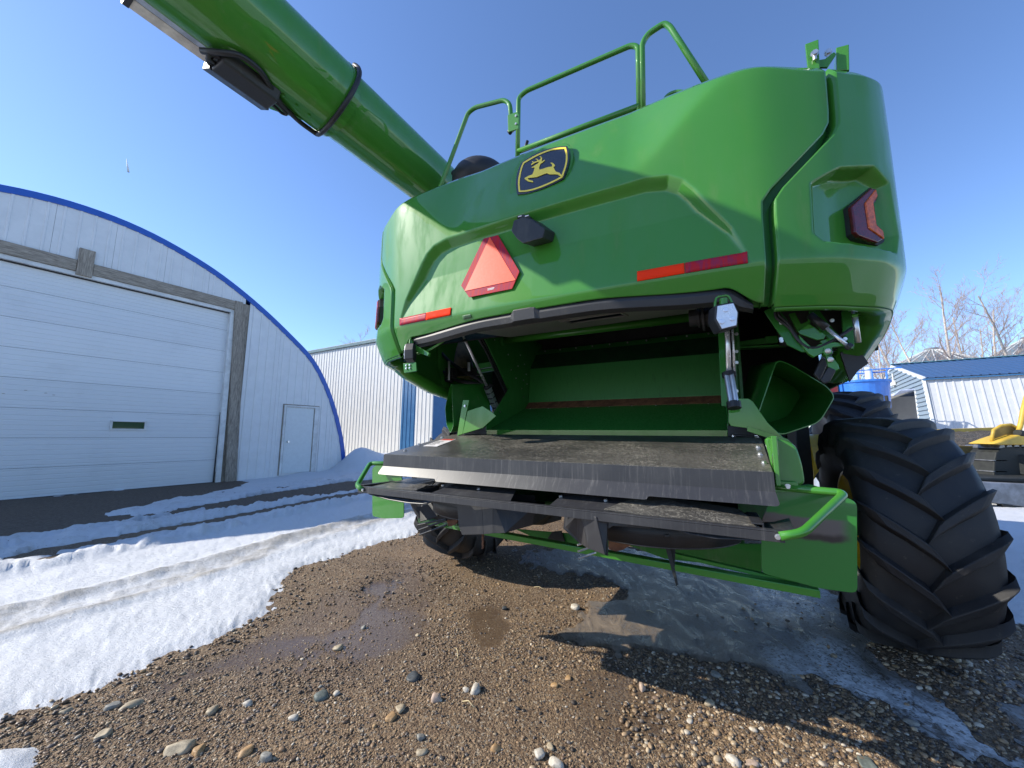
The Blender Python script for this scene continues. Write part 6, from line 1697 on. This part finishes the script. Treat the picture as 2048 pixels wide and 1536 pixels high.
for y_ in (920, 942): obj('track_shoe', plate([CP(1987, y_), CP(2014, y_ + .5), CP(2014, y_ + 2), CP(1987, y_ + 2)], .5, (0, 1, 0)), bpy.data.materials['worn_track_steel'], dz)
obj('track_roller', join(rod(CP(2048, 930, YB - .05), CP(2048, 930, YB + .3), .22, 24)), M_dark, dz, bevel=.02)
obj('track_roller', join(rod(CP(2090, 945, YB - .05), CP(2090, 945, YB + .3), .12, 20)), M_dark, dz, bevel=.02)
fd = [CP(x, y, YB + .1) for x, y in ((1985, 880), (1988, 862), (2002, 853), (2022, 851), (2034, 858), (2044, 874), (2060, 884), (2030, 886))]
obj('fender', plate(fd, .03, (0, 1, 0)), M_catw, dz, bevel=.01)
obj('fender_rim', tube([CP(x, y, YB + .05) for x, y in ((1983, 882), (1987, 860), (2002, 851), (2022, 849), (2036, 857), (2048, 874), (2062, 882))], .03, 8), M_cat, dz, smooth=True)
obj('engine_deck', plate([CP(x, y, YB - .1) for x, y in ((1986, 888), (2012, 878), (2036, 870), (2150, 868), (2150, 890), (2000, 890))], .5, (0, 1, 0)), M_cat, dz, bevel=.03)
obj('operator_post', tube([CP(x, y, YB) for x, y in ((2036, 866), (2042, 846), (2046, 822), (2054, 790))], .045, 10), M_cat, dz, smooth=True)
obj('control_knob', rod(CP(2034, 866, YB - .05), CP(2046, 868, YB - .05), .08, 12), M_dark, dz, bevel=.01)
bx = empty('yellow_gravel_box', (0, 0, 0), 0, 'faded yellow ribbed box heaped with dark straw, beside the crawler', 'truck box')
for y0_, y1_ in ((891, 908), (909, 928), (929, 946), (947, 978)):
    obj('side_plank', plate([CP(1860, y1_, YB + .9), CP(2010, y1_ + 1, YB + .9), CP(2010, y0_ + 1, YB + .9), CP(1860, y0_, YB + .9)], .06, (0, 1, 0)), M_catw, bx, bevel=.01)
obj('top_rail', plate([CP(1860, 866, YB + 2.6), CP(2010, 861, YB + 2.6), CP(2010, 854, YB + 2.6), CP(1860, 859, YB + 2.6)], .08, (0, 1, 0)), M_cat, bx, bevel=.01)
V = []; F = []; nx_, ny_ = 60, 26
a_, b_ = np.array(CP(1850, 893, YB + .92)), np.array(CP(2015, 891, YB + .92)); c2, d2_ = np.array(CP(1850, 865, YB + 2.6)), np.array(CP(2015, 862, YB + 2.6))
for j in range(ny_ + 1):
    for i in range(nx_ + 1):
        s_, t_ = i / nx_, j / ny_; p = (a_ * (1 - s_) + b_ * s_) * (1 - t_) + (c2 * (1 - s_) + d2_ * s_) * t_
        V.append((p[0], p[1], p[2] + .09 * float(fbm(np.array([p[0]]), np.array([p[1]]), 5, 4, 66)[0]) - .03))
F = [(j * (nx_ + 1) + i, j * (nx_ + 1) + i + 1, (j + 1) * (nx_ + 1) + i + 1, (j + 1) * (nx_ + 1) + i) for j in range(ny_) for i in range(nx_)]
ms = Mat('dark_straw_litter', (.1, .08, .06), .9); mn = ms.noise(18, 9, .85, 1.5)
ms.base(ms.mix(ms.ramp(mn, .42, .62), (.035, .03, .025), (.26, .22, .17))); ms.bump(mn, 1.0, .05)
tag(obj('straw_litter', (V, F), ms.m, bx), kind='stuff')
trl = empty('flatbed_trailer', (0, 0, 0), 0, 'low grey flatbed trailer deck under the yellow crawler', 'trailer')
YT = 7.6
wdg = simple('grey_trailer_steel', (.20, .21, .23), .5, .2, .35, 4, .15)
obj('deck_beam', plate([CP(x, y, YT) for x, y in ((1965, 964), (2200, 976), (2200, 1034), (1965, 1003))], .25, (0, 1, 0)), wdg, trl, bevel=.02)
obj('deck_bed', join(span((CP(1965, 964, YT)[0], YT + .26, .52), (CP(2200, 964, YT)[0], YT + 2.2, CP(1965, 964, YT)[2]))), M_dark, trl)
obj('trailer_wheel', join(rod(CP(2035, 1022, YT + .1), CP(2038, 1022, YT + .45), .26, 28)), M_tyre, trl, bevel=.04)
obj('support_leg', plate([CP(x, y, YT - .02) for x, y in ((2005, 1008), (2030, 1012), (2044, 1050), (2030, 1052))], .1, (0, 1, 0)), M_dark, trl)
obj('support_leg', span((7.4, YT + .3, .0), (7.6, YT + .6, .6)), M_dark, trl)

# ================================================================== BARE TREES
M_bark = simple('pale_birch_bark', (.48, .42, .36), .8, 0, .25, 8, .1)
M_twig = simple('pinkish_twigs', (.40, .315, .27), .8, 0, .2, 8, 0)
def tree(x, y, h, lean, seed, label, spread=.34):
    r = random.Random(seed)
    t = empty('birch_tree', (x, y, 0), 0, label, 'tree', 'bare trees behind the sheds')
    trunk = []; crown = []
    def branch(p, d, ln, rad, lev, into):
        n = 5 if lev < 2 else 4
        pts = [p]; q = p.copy(); dd = d.copy(); rads = [rad]
        for i in range(n):
            dd = (dd + Vector((r.uniform(-1, 1), r.uniform(-1, 1), r.uniform(-.3, .8))) * (.10 + .07 * lev)).normalized()
            q = q + dd * ln / n; pts.append(q.copy()); rads.append(rad * (1 - .75 * (i + 1) / n))
        into.append(tube(pts, rads, 7 if lev == 0 else 4 if lev < 3 else 3, cap=False))
        if lev >= 4: return
        k = {0: 12, 1: 6, 2: 4, 3: 3}[lev]
        for i in range(k):
            s = (.28 + .72 * (i + r.random()) / k) if lev == 0 else (.15 + .85 * (i + r.random()) / k)
            j = min(n - 1, int(s * n)); f = s * n - j
            b = pts[j].lerp(pts[j + 1], min(1, max(0, f)))
            a = r.uniform(0, 2 * pi); ax_ = frame_of(dd)
            side = ax_[0] * cos(a) + ax_[1] * sin(a)
            up = .75 if lev == 0 else .9
            nd = (dd * up + side * r.uniform(.55, 1.0) + Vector((0, 0, .18))).normalized()
            l2 = ln * (spread * (1.15 - .75 * s) * r.uniform(.8, 1.2) if lev == 0 else r.uniform(.38, .62))
            branch(b, nd, l2, max(.010, rads[j] * (.42 if lev == 0 else .55)), lev + 1, crown)
    branch(Vector((0, 0, 0)), Vector((lean, 0, 1)).normalized(), h, h * .0125, 0, trunk)
    obj('trunk', join(*trunk), M_bark, t, smooth=True)
    o = obj('crown', join(*crown), M_twig, t, smooth=True)
    return t
TR = [(1790, 612, 30, 0.02, 1, 'bare birch just right of the combine, left of the shed peak'), (1755, 660, 27, .05, 2, 'slender bare tree close against the combine panel'), (1836, 640, 33, 0, 3, 'small bare tree between the two nearest birches'),
      (1877, 598, 31, -.03, 4, 'tall bare birch above the nearer grain bin'), (1915, 630, 34, .04, 5, 'bare tree right of the tall birch over the bin'), (1978, 625, 31, -.02, 6, 'bare tree rising between the two grain bins'),
      (2040, 585, 30, -.22, 7, 'leaning bare tree at the right edge of the photo'), (1945, 660, 36, .05, 8, 'faint bare tree behind the gap between bins')]
for px, py, Yd, ln, sd_i, lab in TR:
    p = GY(px, py, Yd); tree(p[0], p[1], p[2] * 1.02, ln, sd_i, lab)
p = GY(735, 684, 40); tree(p[0], p[1], p[2], 0, 12, 'bare treetop peeping over the long white shed')
p = GY(1712, 800, 30); tree(p[0], p[1], 8.5, .1, 14, 'thin bare tree low behind the blue hopper')
# contrail scrap high in the sky
mcn = Mat('ice_crystal_trail', (1, 1, 1), 1.0)
a_, b_ = GY(253, 318, 1500), GY(257, 344, 1500)
tag(obj('aircraft_trail', tube([a_, (a_ + b_) / 2, b_], [.8, 3.0, 3.6], 8), mcn.m, None, smooth=True), 'short white vapour trail in the sky above the shop roof', 'vapour trail')
